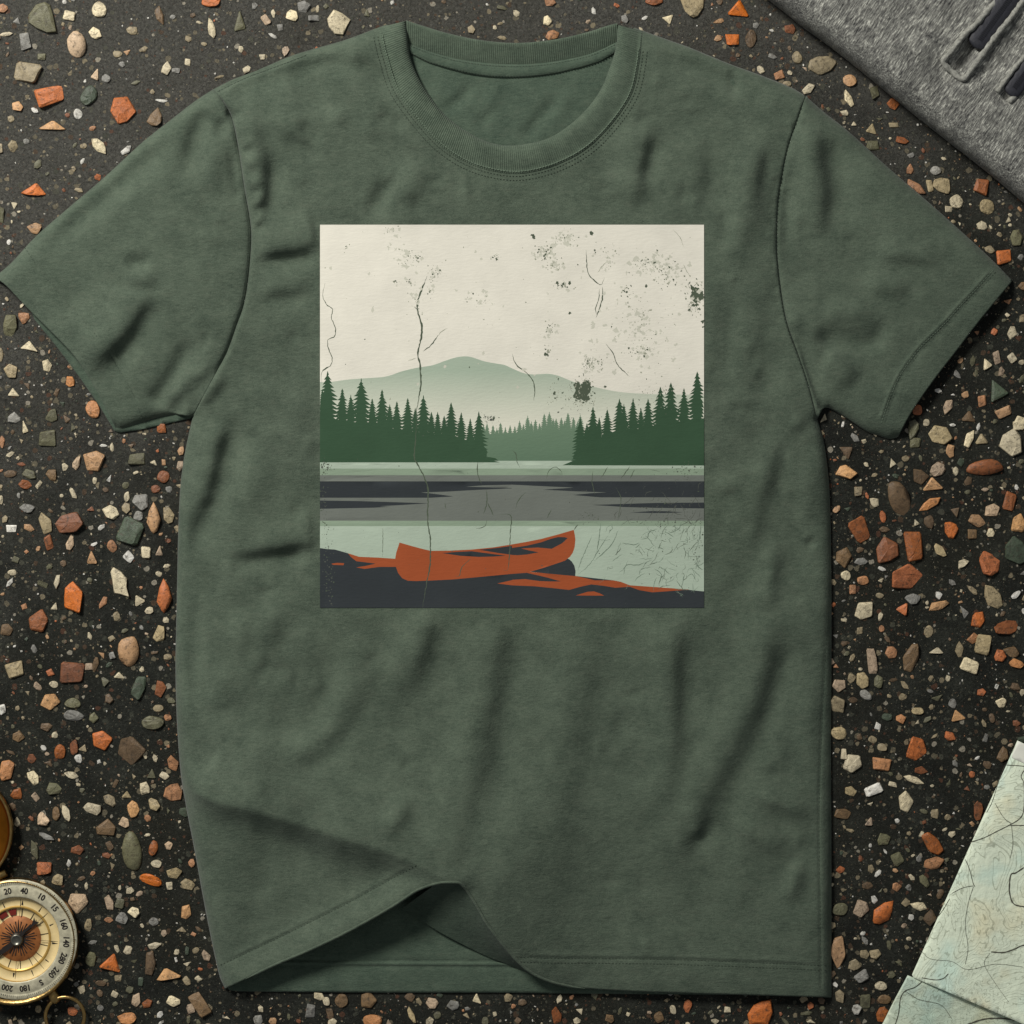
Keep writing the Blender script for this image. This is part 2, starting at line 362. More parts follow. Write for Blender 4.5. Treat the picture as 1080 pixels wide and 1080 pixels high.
PEBBLES = """
3 9 12 10 20 B a;73 16 14 13 10 C q;105 10 15 17 0 C r;68 2 5 5 0 W r;18 23 8 10 20 G t;6 36 14 5 -8 C s;26 44 13 21 -8 G q;81 48 20 31 -5 P r;101 35 13 12 20 C a;44 60 11 9 -10 V q
28 76 29 28 8 T q;124 57 11 7 0 T r;101 80 10 15 25 P t;112 83 9 9 0 G r;52 100 32 23 -8 O q;94 101 17 21 30 E r;129 115 23 27 -8 O a;18 112 14 13 0 Y a;36 116 9 6 30 W s;82 120 9 11 -20 W r
55 134 29 13 3 Y t;104 154 12 19 -40 C a;133 159 13 9 -30 W a;87 170 4 10 25 W s;14 155 10 14 10 T a;28 149 7 6 0 G r;0 157 6 14 0 T q;40 173 7 14 30 V s;168 15 10 23 -10 N a;223 1 20 13 0 O r
223 30 8 19 -15 C a;253 24 13 28 0 V t;175 73 10 14 5 C a;198 65 7 9 0 C q;151 52 9 6 -20 T a;199 41 9 7 20 T a;254 52 5 8 0 C r;182 18 6 5 0 G r;186 74 9 6 10 G a;143 87 10 5 -20 V s
170 106 14 4 5 W s;164 125 14 20 20 N a;35 202 25 19 5 O t;15 216 8 9 180 C t;37 241 17 12 -15 Y a;140 32 12 8 0 T a;2 227 6 20 0 V q;232 81 12 4 -15 T s;260 73 10 7 -30 C a
280 21 10 13 -30 P q;288 14 4 12 -10 C s;308 17 16 14 25 C a;321 7 16 13 -10 G a;331 19 14 9 0 G q;335 9 4 9 0 C s;301 54 8 10 0 P a;277 60 7 7 0 C q;288 38 10 5 30 W s;387 15 7 10 0 V t;269 6 6 8 0 G a
690 1 17 10 0 D r;705 20 12 13 40 C t;680 19 8 5 -30 W s;779 13 23 26 10 O t;773 42 15 15 0 O q;792 41 12 20 5 N r;802 73 7 10 -30 C a;822 79 13 9 -20 B q;841 61 11 13 -20 T r;853 94 15 10 -30 C a;798 27 7 8 0 G a;815 59 9 6 10 G a
868 68 27 22 -5 T a;896 85 14 14 -30 Y r;895 104 9 20 -30 C a;922 97 11 14 -20 V q;942 110 13 11 0 D a;919 138 12 14 10 T t;921 154 15 13 0 V q;901 131 6 6 0 C t;891 119 9 6 0 C a;943 132 11 7 0 T q;952 148 14 8 10 D a;961 164 9 6 -20 G a
960 179 9 11 0 B a;987 180 12 9 5 G r;965 197 24 12 25 B a;981 196 7 15 -15 T q;994 196 22 16 20 T a;1009 213 14 15 -20 C r;1041 218 15 16 -20 T r;1036 197 19 20 15 D q;1000 221 8 8 0 C q;1036 238 11 9 20 C a;1058 271 19 16 -10 O q;1044 263 10 9 0 T a;1072 251 16 19 0 V a;833 31 12 10 0 D a
1051 377 8 15 -8 P q;1041 385 10 16 -15 C t;1068 378 10 11 -35 C q;1056 392 9 10 0 P a;1052 416 20 29 -25 E t;1036 423 10 13 0 B q;1059 435 20 11 -25 Y q;1000 428 9 17 25 P a;1021 440 18 15 0 N t;964 448 12 12 0 V a;1079 302 10 10 0 N a;1078 336 8 10 0 T a;1077 446 17 14 0 C a;977 446 7 8 20 C r;1018 416 7 8 0 Y a
963 453 12 20 10 V a;965 467 12 12 0 V q;990 458 24 19 15 T a;1022 462 10 19 15 C a;1035 465 14 16 0 T t;1067 467 22 29 -20 C a;1074 449 13 12 0 C q;1002 475 9 14 0 Y a;1040 493 38 18 -4 D r;892 497 20 15 5 Y a;990 495 17 16 0 P a;970 503 16 18 0 N a;985 512 22 19 -5 Y t;948 525 23 39 -18 N r
980 532 25 12 -35 B s;1047 538 17 17 -10 P a;1030 548 21 13 20 Y a;1065 530 13 26 15 D q;1075 552 18 22 0 Y a;1003 558 18 17 10 O a;980 550 10 16 10 N a;905 518 10 11 0 T q;907 558 20 27 -25 D q;937 580 23 30 20 D a;963 575 22 34 -8 D q;889 588 18 24 0 N a;957 608 35 28 -8 O a;1043 594 21 28 -15 O a
991 581 9 22 -40 T s;1072 582 22 29 -30 E a;892 607 11 10 0 C r;910 612 12 10 10 B r;899 622 8 12 0 B q;912 644 19 22 25 C a;952 643 14 18 25 O t;990 639 26 9 -12 Y a;990 628 8 9 0 W a;963 631 15 11 10 G a;1017 647 8 16 -35 G t;1032 653 14 18 15 O a;1047 630 18 26 -25 T a;1045 562 9 12 0 C a;1025 563 11 13 0 N q;1062 662 26 15 -20 D a
920 697 12 28 -5 P q;940 688 16 13 20 B a;960 693 15 31 20 N a;988 687 15 9 0 C t;1036 680 18 24 15 T q;1012 685 8 18 5 T a;1055 692 13 12 0 O a;1073 700 16 9 10 B a;1067 687 18 10 15 N a;1023 703 23 16 20 C q;1027 673 13 11 -35 B a;898 715 8 10 0 T a;910 718 15 17 -20 T a;885 723 14 15 20 P a;913 733 14 10 30 G r;883 743 15 18 -20 T a;927 720 9 14 0 V a
952 735 9 7 0 T r;968 750 13 8 0 T r;1010 756 19 14 -10 Y t;1056 742 12 11 -20 C a;1035 730 11 8 0 O a;1005 742 9 10 0 G r;950 758 11 10 0 B a;885 773 17 15 0 T r;920 780 9 8 20 T r;930 788 12 8 20 T r;1001 776 15 10 20 O a;967 790 21 24 10 O a;930 663 6 8 0 B r;907 665 7 8 0 T q
890 795 8 12 0 C q;900 806 20 20 25 C a;929 806 23 13 5 B q;971 813 16 8 5 D a;922 833 22 11 -25 W q;963 822 23 9 20 C s;955 846 20 22 0 C a;897 835 14 11 0 T a;889 858 17 12 0 N a;917 867 9 12 10 P t;986 858 9 11 0 T a;1032 855 9 20 5 D a;985 891 14 32 -40 D a;985 911 20 13 -20 B a;1004 880 9 8 20 C a;946 906 15 14 -30 V q;918 916 7 9 0 T a;932 885 14 15 0 V a;969 906 6 9 -30 G s
926 921 5 12 35 W s;945 935 11 10 0 B a;907 959 16 22 20 P a;932 962 20 31 40 O l;969 956 16 10 20 C a;981 968 13 16 0 N a;922 949 7 9 0 W a;886 959 16 14 0 V r;885 1002 16 36 5 Y a;975 929 9 19 -30 V s;923 1007 13 12 0 T a;912 1007 12 11 0 T a;902 1018 14 11 0 T a;908 1030 17 13 -35 G q;929 1040 13 10 20 C r;940 1028 8 9 0 V a;887 1051 11 16 -20 T a
913 1057 12 17 0 V q;903 1064 11 11 0 G a;933 1054 14 10 0 N r;930 1070 14 18 0 D a;938 997 6 11 0 V a;916 934 12 8 0 N a;1041 807 9 9 0 N a;1058 796 11 18 10 N a
210 1057 15 33 -32 N q;327 1067 13 16 10 G q;336 1051 13 8 20 C a;344 1056 8 10 -30 C r;360 1055 13 15 0 N r;389 1055 16 18 0 N a;393 1077 20 14 0 B r;348 1069 8 12 -15 N q;351 1078 11 8 0 C a;434 1071 7 22 -25 T s;272 1076 10 11 10 G a;275 1064 5 8 -20 C a;287 1077 9 9 0 Y a
456 1058 12 12 0 P a;479 1060 13 12 0 G a;503 1054 10 13 0 C t;461 1071 8 8 0 V r;551 1057 9 8 0 N r;587 1072 10 18 -10 D a;643 1075 12 9 20 N a;726 1060 8 16 15 O a;710 1065 7 10 -15 C r;695 1073 10 12 0 N r;767 1065 7 8 0 C q;754 1077 8 6 0 C a;850 1069 12 6 -10 V a
10 345 16 26 10 V a;25 335 11 12 -40 B a;31 367 20 15 10 C t;50 385 12 14 -10 C a;11 392 14 18 -25 T a;14 416 12 12 0 C t;74 402 11 15 -10 B a;98 432 15 20 -25 B r;1 374 5 16 0 T r;26 451 8 16 -15 C t;15 441 14 13 -20 G a;55 439 12 16 20 V a;50 462 20 19 0 V q;2 466 5 14 0 B r
99 485 22 22 -15 Y a;80 489 8 15 20 P a;68 492 7 9 -10 C a;31 500 16 10 30 V a;55 501 11 13 0 N a;10 500 12 8 0 N a;26 511 15 9 10 D a;145 485 20 15 0 V q;115 505 5 11 20 W t;100 507 5 8 0 C r;172 503 13 14 0 D r;164 516 10 9 0 D r;170 452 11 12 0 D a;191 475 7 10 0 Y a;190 491 7 12 15 P a;109 470 9 4 0 W s
117 540 16 17 10 C a;134 524 6 11 10 C r;149 529 17 18 30 G a;146 544 11 11 0 G r;136 560 27 28 20 E q;162 546 16 33 0 Y l;178 544 10 20 -15 T a;118 576 10 13 -10 B r;97 589 13 17 0 Y t;154 583 12 14 0 C q;168 582 9 15 10 P t;126 614 18 31 -25 C i;147 634 13 16 -25 C t;173 628 17 34 0 O l;123 650 8 11 -20 T a
47 552 13 24 -25 T a;72 552 36 24 -5 D a;12 558 12 9 0 W q;30 557 12 8 10 Y a;52 573 9 20 -15 D q;74 573 8 16 15 P a;1 527 4 10 0 C r;30 536 16 10 0 G a;13 604 9 7 0 C r;60 613 7 16 20 C a;77 632 20 33 -10 O a;57 641 8 11 10 C t;40 656 23 28 0 D a;8 665 14 14 0 N a;15 707 22 19 -10 T q;76 710 26 27 0 D q
94 703 9 9 0 P q;101 700 7 17 15 N a;136 687 24 31 -5 Y r;118 691 7 8 -20 G q;126 713 13 8 10 C t;57 722 10 7 15 C r;53 740 17 20 10 Y a;77 742 17 11 0 V r;147 725 15 27 15 E a;170 727 12 20 5 D a;167 669 13 18 30 T a;2 748 9 12 -15 W q;115 737 9 13 0 N a;167 747 12 8 -10 T r;78 755 22 12 10 G r
48 767 14 9 0 N a;107 780 21 22 -10 O a;138 790 26 31 5 N a;153 795 5 13 -10 C s;63 793 12 17 10 D r;78 788 9 16 0 D r;88 790 9 9 20 T t;7 812 16 23 15 B a;35 820 12 16 -20 C a;57 833 18 15 0 V a;18 838 12 13 0 D a;153 832 12 14 -20 C a;182 805 12 17 -20 B a;183 835 20 19 0 B a;163 848 11 18 -40 T a
133 839 11 10 0 T t;97 853 20 13 15 C a;140 853 12 17 0 Y a;160 762 24 14 0 V r;177 757 9 7 0 B r;18 777 14 11 0 N a;98 757 10 10 0 V a;177 693 9 7 0 T r
45 864 13 16 -10 P a;59 858 8 16 0 N r;70 858 8 16 -25 C a;116 845 14 12 20 T a;111 874 23 18 -10 N a;132 868 13 12 25 P a;49 882 18 7 25 G s;37 897 8 21 -10 V a;81 897 17 11 0 D a;140 899 20 42 -5 V r;162 894 10 17 10 D r;178 892 10 11 -20 P a;165 911 11 9 0 C r;184 921 17 13 0 T a;46 915 18 16 0 O q;159 928 25 11 18 O r
197 933 15 11 10 T a;82 950 20 26 20 P a;61 928 12 12 0 T a;115 952 10 21 -15 P a;127 953 11 14 10 V q;142 962 13 12 20 C a;129 969 12 12 0 G a;93 976 9 13 10 T a;114 970 9 6 0 B a;197 963 12 16 10 Y a;162 972 10 9 0 G r;162 998 15 8 -15 C a;135 1002 9 9 0 C a;117 1018 22 26 10 O t;125 1032 8 8 0 T q;159 1018 13 27 0 N a
179 1030 25 19 -10 Y t;96 1012 10 16 0 V a;182 1056 15 12 20 C a;143 1055 11 15 10 P a;135 1074 20 12 -10 B a;155 1059 14 10 -20 D a;201 1064 8 12 -20 P a;209 1032 8 6 10 C a;197 1035 8 11 -20 T a;137 1044 8 9 0 V a;217 1008 9 12 -20 P a;106 1063 7 7 0 G r;202 910 7 9 0 B a;123 1000 5 9 -20 C a;173 984 8 7 -30 P a
545 14 9 8 35 C s;577 21 9 12 0 C a;581 3 13 8 0 B a;582 37 17 9 -10 B a;497 31 7 9 -10 T a;530 40 10 5 10 T s;626 12 5 11 -20 W s;659 20 7 9 0 G a;529 8 12 5 10 V a
""".replace('\n', ';')
HAND = {(44, 19): ('V', 'i', [(47, 2), (53, 5), (56, 14), (60, 34), (50, 35), (38, 30), (30, 24), (30, 16), (38, 5)]),
        (357, 24): ('C', 'i', [(352, 10), (361, 14), (370, 21), (366, 28), (362, 37), (353, 36), (347, 29), (345, 20)]),
        (730, 8): ('T', 'i', [(716, -4), (743, -4), (742, 8), (736, 17), (731, 19), (722, 11)]),
        (801, 1068): ('O', 'i', [(788, 1070), (795, 1060), (803, 1056), (813, 1054), (815, 1068), (810, 1081), (790, 1082)])}

def stone_poly(x, y, w, h, rot, sh, r):
    if sh == 'q': a = [45, 135, 225, 315]; rad = [1.12] * 4; js, jr = 13, .14
    elif sh == 't': a = [90, 205, 335]; rad = [1.05, 1.08, 1.08]; js, jr = 14, .12
    elif sh == 'r': a = [i * 360 / 8 for i in range(8)]; rad = [1.0] * 8; js, jr = 12, .12
    elif sh == 's': a = [0, 60, 125, 180, 240, 300]; rad = [1, .85, .8, 1, .8, .85]; js, jr = 10, .15
    elif sh == 'l': a = [90, 140, 200, 250, 270, 300, 350, 40]; rad = [1.0, .72, .92, .9, 1.0, .9, .92, .72]; js, jr = 4, .05
    elif sh == 'i': a = [i * 40 for i in range(9)]; rad = [1, .8, 1.1, .95, .75, 1.05, .9, 1.1, .7]; js, jr = 8, .1
    else:
        n = r.choice([5, 5, 6, 7]); a = [i * 360 / n + r.uniform(-9, 9) for i in range(n)]; rad = [1.0] * n; js, jr = 13, .22
    c, s = math.cos(math.radians(rot)), math.sin(math.radians(rot))
    q = []
    for k in range(len(a)):
        t = math.radians(a[k] + r.uniform(-js, js)); m_ = rad[k] * (1 + r.uniform(-jr, jr))
        u, v_ = math.cos(t) * w / 2 * m_, -math.sin(t) * h / 2 * m_
        q.append((u * c - v_ * s, u * s + v_ * c))
    # fit the box
    u = [p[0] for p in q]; vv = [p[1] for p in q]
    # cut the corners
    cut = 0.24 if sh in 'rl' else r.uniform(0.05, 0.13)
    out = []
    for k in range(len(q)):
        p0, p1, p2 = q[k - 1], q[k], q[(k + 1) % len(q)]
        out.append((p1[0] + (p0[0] - p1[0]) * cut, p1[1] + (p0[1] - p1[1]) * cut))
        out.append((p1[0] + (p2[0] - p1[0]) * cut, p1[1] + (p2[1] - p1[1]) * cut))
    if sh == 'l': out = q
    return [(x + p[0], y + p[1]) for p in out]

def stone_geo(poly, r, lift=1.0):
    n = len(poly)
    cx = sum(p[0] for p in poly) / n; cy = sum(p[1] for p in poly) / n
    size = math.sqrt(max(1, abs(sum(poly[i][0] * poly[(i + 1) % n][1] - poly[(i + 1) % n][0] * poly[i][1] for i in range(n))) / 2))
    H = lift * min(4.2, 0.14 * size + 0.5)
    tx, ty = r.uniform(-.08, .08), r.uniform(-.08, .08)
    ox, oy = r.uniform(-.2, .2) * size, r.uniform(-.2, .2) * size
    sink = r.random() < .38
    if sink: tx, ty = r.uniform(-.2, .2), r.uniform(-.2, .2)
    vs = []; fs = []
    for ring, (k, z) in enumerate(((1.0, -1.2), (1.0, 0.12 * H), (0.93, 0.62 * H), (0.55, 0.95 * H))):
        for (x, y) in poly:
            px = cx + (x - cx) * k + (ox if ring == 3 else 0); py = cy + (y - cy) * k + (oy if ring == 3 else 0)
            zz = z + (0 if ring < (1 if sink else 2) else (px - cx) * tx + (py - cy) * ty + r.uniform(-.12, .12) * H)
            vs.append(P(px, py, max(zz, -1.1 if (sink and ring == 1) else (-0.5 if (sink and ring == 2) else (0.05 if ring else -1.2)))))
    vs.append(P(cx + ox, cy + oy, H * 1.02 + r.uniform(-.1, .1)))
    for ring in range(3):
        for k in range(n):
            a = ring * n + k; b = ring * n + (k + 1) % n
            fs.append((a, a + n, b + n, b))
    for k in range(n):
        fs.append((3 * n + k, 4 * n, 3 * n + (k + 1) % n))
    return vs, fs

def zone(x, y):
    if y < 300 and x < 400: return 'above the left sleeve'
    if x >= 660 and y < 330: return 'between the right shoulder and grey jacket' 
    if y < 60: return 'above the shirt collar'
    if x < 240:
        if y < 520: return 'below the left sleeve'
        if y < 690: return 'beside the left edge of the shirt'
        if y < 860: return 'higher than the compass, left of the shirt'
        if y < 950: return 'level with the compass top, beside the shirt'
        return 'between the compass and the lifted hem'
    if x < 880 and y > 1000: return 'below the shirt hem'
    if y < 480: return 'below the right sleeve'
    if y < 600: return 'right of the shirt, below its sleeve'
    if y < 700: return 'right of the shirt at mid height'
    if y < 800: return 'right of the shirt, higher than the map'
    if y < 930: return 'between the shirt and the map top'
    return 'between the lower hem corner and the map'

stones = []
for rec in PEBBLES.split(';'):
    f = rec.split()
    if len(f) != 7: continue
    x, y, w, h, rot = map(float, f[:5])
    stones.append([w * h, x, y, f[5], f[6], stone_poly(x, y, w * 1.08, h * 1.06, rot, f[6], rng)])
for (x, y), (c, sh, poly) in HAND.items(): stones.append([900, x, y, c, sh, poly])
stones.sort(key=lambda s: -s[0])
big, small = stones[:296], stones[296:]
ORD = ['first', 'second', 'third', 'fourth', 'fifth', 'sixth', 'seventh', 'eighth', 'ninth', 'tenth', 'eleventh', 'twelfth']
cls = {}
for s in big:
    sz = 'large' if s[0] > 380 else ('small' if s[0] < 130 else 'medium')
    s.append(sz)
    cls.setdefault((sz, s[3], s[4], zone(s[1], s[2])), []).append(s)
for (sz, c, sh, zn), L in cls.items():
    xs = [s[1] for s in L]; ys = [s[2] for s in L]
    horiz = (max(xs) - min(xs)) > (max(ys) - min(ys))
    L.sort(key=lambda s: s[1] if horiz else s[2])
    for k, s in enumerate(L):
        lab = '%s %s %s pebble %s' % (sz, STCOL[c][1], SHAPE[sh], zn)
        if len(L) > 1:
            e = ('left' if horiz else 'top')
            if k == 0: lab += ', ' + ('leftmost' if horiz else 'topmost')
            elif k == len(L) - 1: lab += ', ' + ('rightmost' if horiz else 'lowest')
            else: lab += ', %s from the %s' % (ORD[k], e)
        poly = s[5]
        n = len(poly); cx = sum(p[0] for p in poly) / n; cy = sum(p[1] for p in poly) / n
        vs, fs = stone_geo(poly, rng)
        o = mesh('pebble', vs, fs, STMAT[c], smooth=False, loc=P(cx, cy, 0))
        if sh == 'l' or (sh == 'r' and s[0] > 450): o.data.polygons.foreach_set('use_smooth', [True] * len(o.data.polygons))
        tag(o, lab, 'pebble', 'pebbles set in the dark ground')

# the uncountable small chips between them
occ = [(s[1], s[2], math.sqrt(s[0]) * 0.62) for s in stones]
vs, fs, mi = [], [], []
keys = list('CTGVNWBPDYOE'); wts = [22, 20, 8, 14, 14, 9, 6, 5, 5, 6, 4, 5]
def add_chip(poly, k, lift=0.8):
    a, b = stone_geo(poly, rng, lift)
    o = len(vs); vs.extend(a); fs.extend([tuple(i + o for i in f) for f in b]); mi.extend([keys.index(k)] * len(b))
for s in small: add_chip(s[5], s[3])
cnt = 0
while cnt < 5600:
    x = rng.uniform(-150, 1230); y = rng.uniform(-150, 1230)
    if 262 < x < 820 and 60 < y < 1000: continue
    dens = 0.35 if (y < 300 and x < 700) else 1.0
    if rng.random() > dens: continue
    sz = 2.0 + 7.5 * rng.random() ** 2.6
    if rng.random() < (0.40 if y > 300 and (x > 860 or y > 480) else 0.03): sz = rng.uniform(5, 12) if rng.random() < .75 else rng.uniform(10, 15)
    outside = x < -8 or x > 1088 or y < -8 or y > 1088
    if outside and rng.random() < 0.3: sz *= 2.2
    if any((x - a) ** 2 + (y - b_) ** 2 < (r_ + sz * 0.5) ** 2 for a, b_, r_ in occ): continue
    occ.append((x, y, sz * 0.45))
    w = sz * rng.uniform(0.8, 1.3); h_ = sz * rng.uniform(0.5, 1.0)
    add_chip(stone_poly(x, y, w, h_, rng.uniform(0, 180), rng.choice('aaaqtrs'), rng), ('W' if sz < 3 and rng.random() < .35 else rng.choices(keys, wts)[0]))
    cnt += 1
o = mesh('gravel', vs, fs, [STMAT[k] for k in keys], smooth=False, midx=mi, loc=(0, 0, 0))
tag(o, 'tiny stone chips scattered through the dark ground', 'gravel', kind='stuff')
# ------------------------------------------------------------------ the T-shirt
def sc(pts, x0, y0, k): return [(x0 + a * k, y0 + b * k) for a, b in pts]

SH_L = [(428, 21), (414, 24), (399, 29), (364, 42), (329, 52), (304, 60), (269, 75), (245, 84), (225, 94)]
SL_L_TOP = [(225, 94), (205, 107), (178, 128), (150, 150), (110, 187), (70, 221), (37, 250), (12, 277), (-8, 294)]
SL_L_HEM = [(-8, 294), (4, 299), (30, 326), (70, 366), (86, 386), (104, 416), (122, 452)]
SL_L_BOT = [(122, 452), (128, 453), (145, 447), (168, 440), (187, 437), (203, 440)]
ARM_L = [(225, 94), (236, 108), (245, 126), (252, 160), (258, 200), (263, 228), (265, 252), (262, 293), (257, 322), (250, 342), (240, 370), (229, 391), (216, 415), (203, 440)]
SIDE_L = [(203, 440), (199, 458), (194, 483), (190, 515), (188, 558), (187, 600), (186, 650), (185, 700), (186, 750), (188, 785), (191, 820), (196, 850), (206, 902), (217, 962), (230, 1024), (237, 1043)]
HEM_UP = [(237, 1043), (262, 1031), (291, 1017), (324, 1003), (358, 987), (388, 971), (417, 954), (440, 939), (462, 931.5), (476, 930.5), (484, 931)]
HEM_DN = [(484, 931), (490, 936), (496, 944), (504, 957), (513, 973), (524, 988), (536, 1003), (548, 1016), (562, 1027), (580, 1035), (600, 1040), (623, 1043), (665, 1045.5), (707, 1047), (790, 1049.5), (877, 1052)]
SIDE_R = [(877, 1052), (877, 1000), (877, 900), (876.5, 800), (877, 700), (877, 620), (876, 547), (874, 505), (869, 466), (862, 442)]
ARM_R = [(850, 101), (842, 124), (832, 153), (826, 180), (821, 212), (819.5, 245), (820, 271), (824, 307), (830, 340), (841, 371), (852, 403), (862, 442)]
SL_R_TOP = [(850, 101), (872, 120), (897, 140), (940, 179), (983, 216), (1021, 250), (1050, 277), (1068, 296)]
SL_R_HEM = [(1068, 296), (1048, 320), (1027, 346), (1008, 371), (990, 394), (974, 416), (960, 437), (947, 461)]
SL_R_BOT = [(947, 461), (938, 463), (925, 459), (912, 454), (886, 437), (870, 430), (862, 442)]
SH_R = [(850, 101), (834, 92), (803, 79.5), (774, 69), (754, 61), (726, 49.5), (702, 41), (677, 32), (652, 23)]
BAND_OUT = [(400, 29), (403, 45), (407, 61), (418, 94), (440, 126), (465, 153), (495, 172), (529, 181.5), (557, 181.5), (590, 172), (620, 155), (645, 130), (665, 100), (673, 69), (677, 33)]
BAND_IN = [(428, 22), (429.5, 36), (434, 64), (448, 94), (470, 122), (501, 144), (529, 153), (557, 151.5), (584, 143), (612, 122), (632, 97), (644, 69), (650, 47), (651, 26)]
BACK_TOP = [(428, 22), (446, 28), (473, 36), (507, 43), (545, 46), (584, 42.5), (618, 35), (640, 28), (651, 25)]
TAPE_UP = [(429, 45), (443, 51), (459, 56.5), (487, 63.5), (529, 68), (571, 67), (612, 60), (633, 53), (652, 44)]
TAPE_LO = [(430, 55), (445, 63), (459, 68.5), (501, 79), (540, 82), (584, 78), (626, 67.5), (640, 61), (652, 54)]

def cr(p, step=3.0): return resample(smooth_pts(p, 8), step)
c_SH_L, c_SLT, c_SLH, c_SLB, c_ARML = map(cr, (SH_L, SL_L_TOP, SL_L_HEM, SL_L_BOT, ARM_L))
c_SIDL, c_HUP, c_HDN, c_SIDR, c_ARMR = map(cr, (SIDE_L, HEM_UP, HEM_DN, SIDE_R, ARM_R))
c_SRT, c_SRH, c_SRB, c_SHR = map(cr, (SL_R_TOP, SL_R_HEM, SL_R_BOT, SH_R))
BO = resample(smooth_pts(BAND_OUT, 8), 3.0); BI = resample(smooth_pts(BAND_IN, 8), 3.0)
n_b = 400
def same(p, n): 
    d = np.r_[0, np.cumsum(np.hypot(*np.diff(p, axis=0).T))]; t = np.linspace(0, d[-1], n)
    return np.stack([np.interp(t, d, p[:, 0]), np.interp(t, d, p[:, 1])], 1)
bo, bi = same(BO, n_b), same(BI, n_b)
neck = bo * 0.6 + bi * 0.4                      # front panel ends under the rib band

def chain(*cs):
    out = [cs[0]]
    for c in cs[1:]: out.append(c[1:])
    r = np.concatenate(out)
    if np.hypot(*(r[0] - r[-1])) < 1e-6: r = r[:-1]
    return r
rev = lambda c: c[::-1]

# rounded (folded) edges of the flat shirt; hems are open edges
EDGE_ROUND = [chain(c_SLT[::-1], c_SH_L[::-1]), c_SIDL, c_SIDR, chain(rev(c_SHR), c_SRT), c_SRB[:-6], c_SLB[:-6]]
EDGE_OPEN = [c_SLH, c_SRH, chain(c_HUP, c_HDN)]

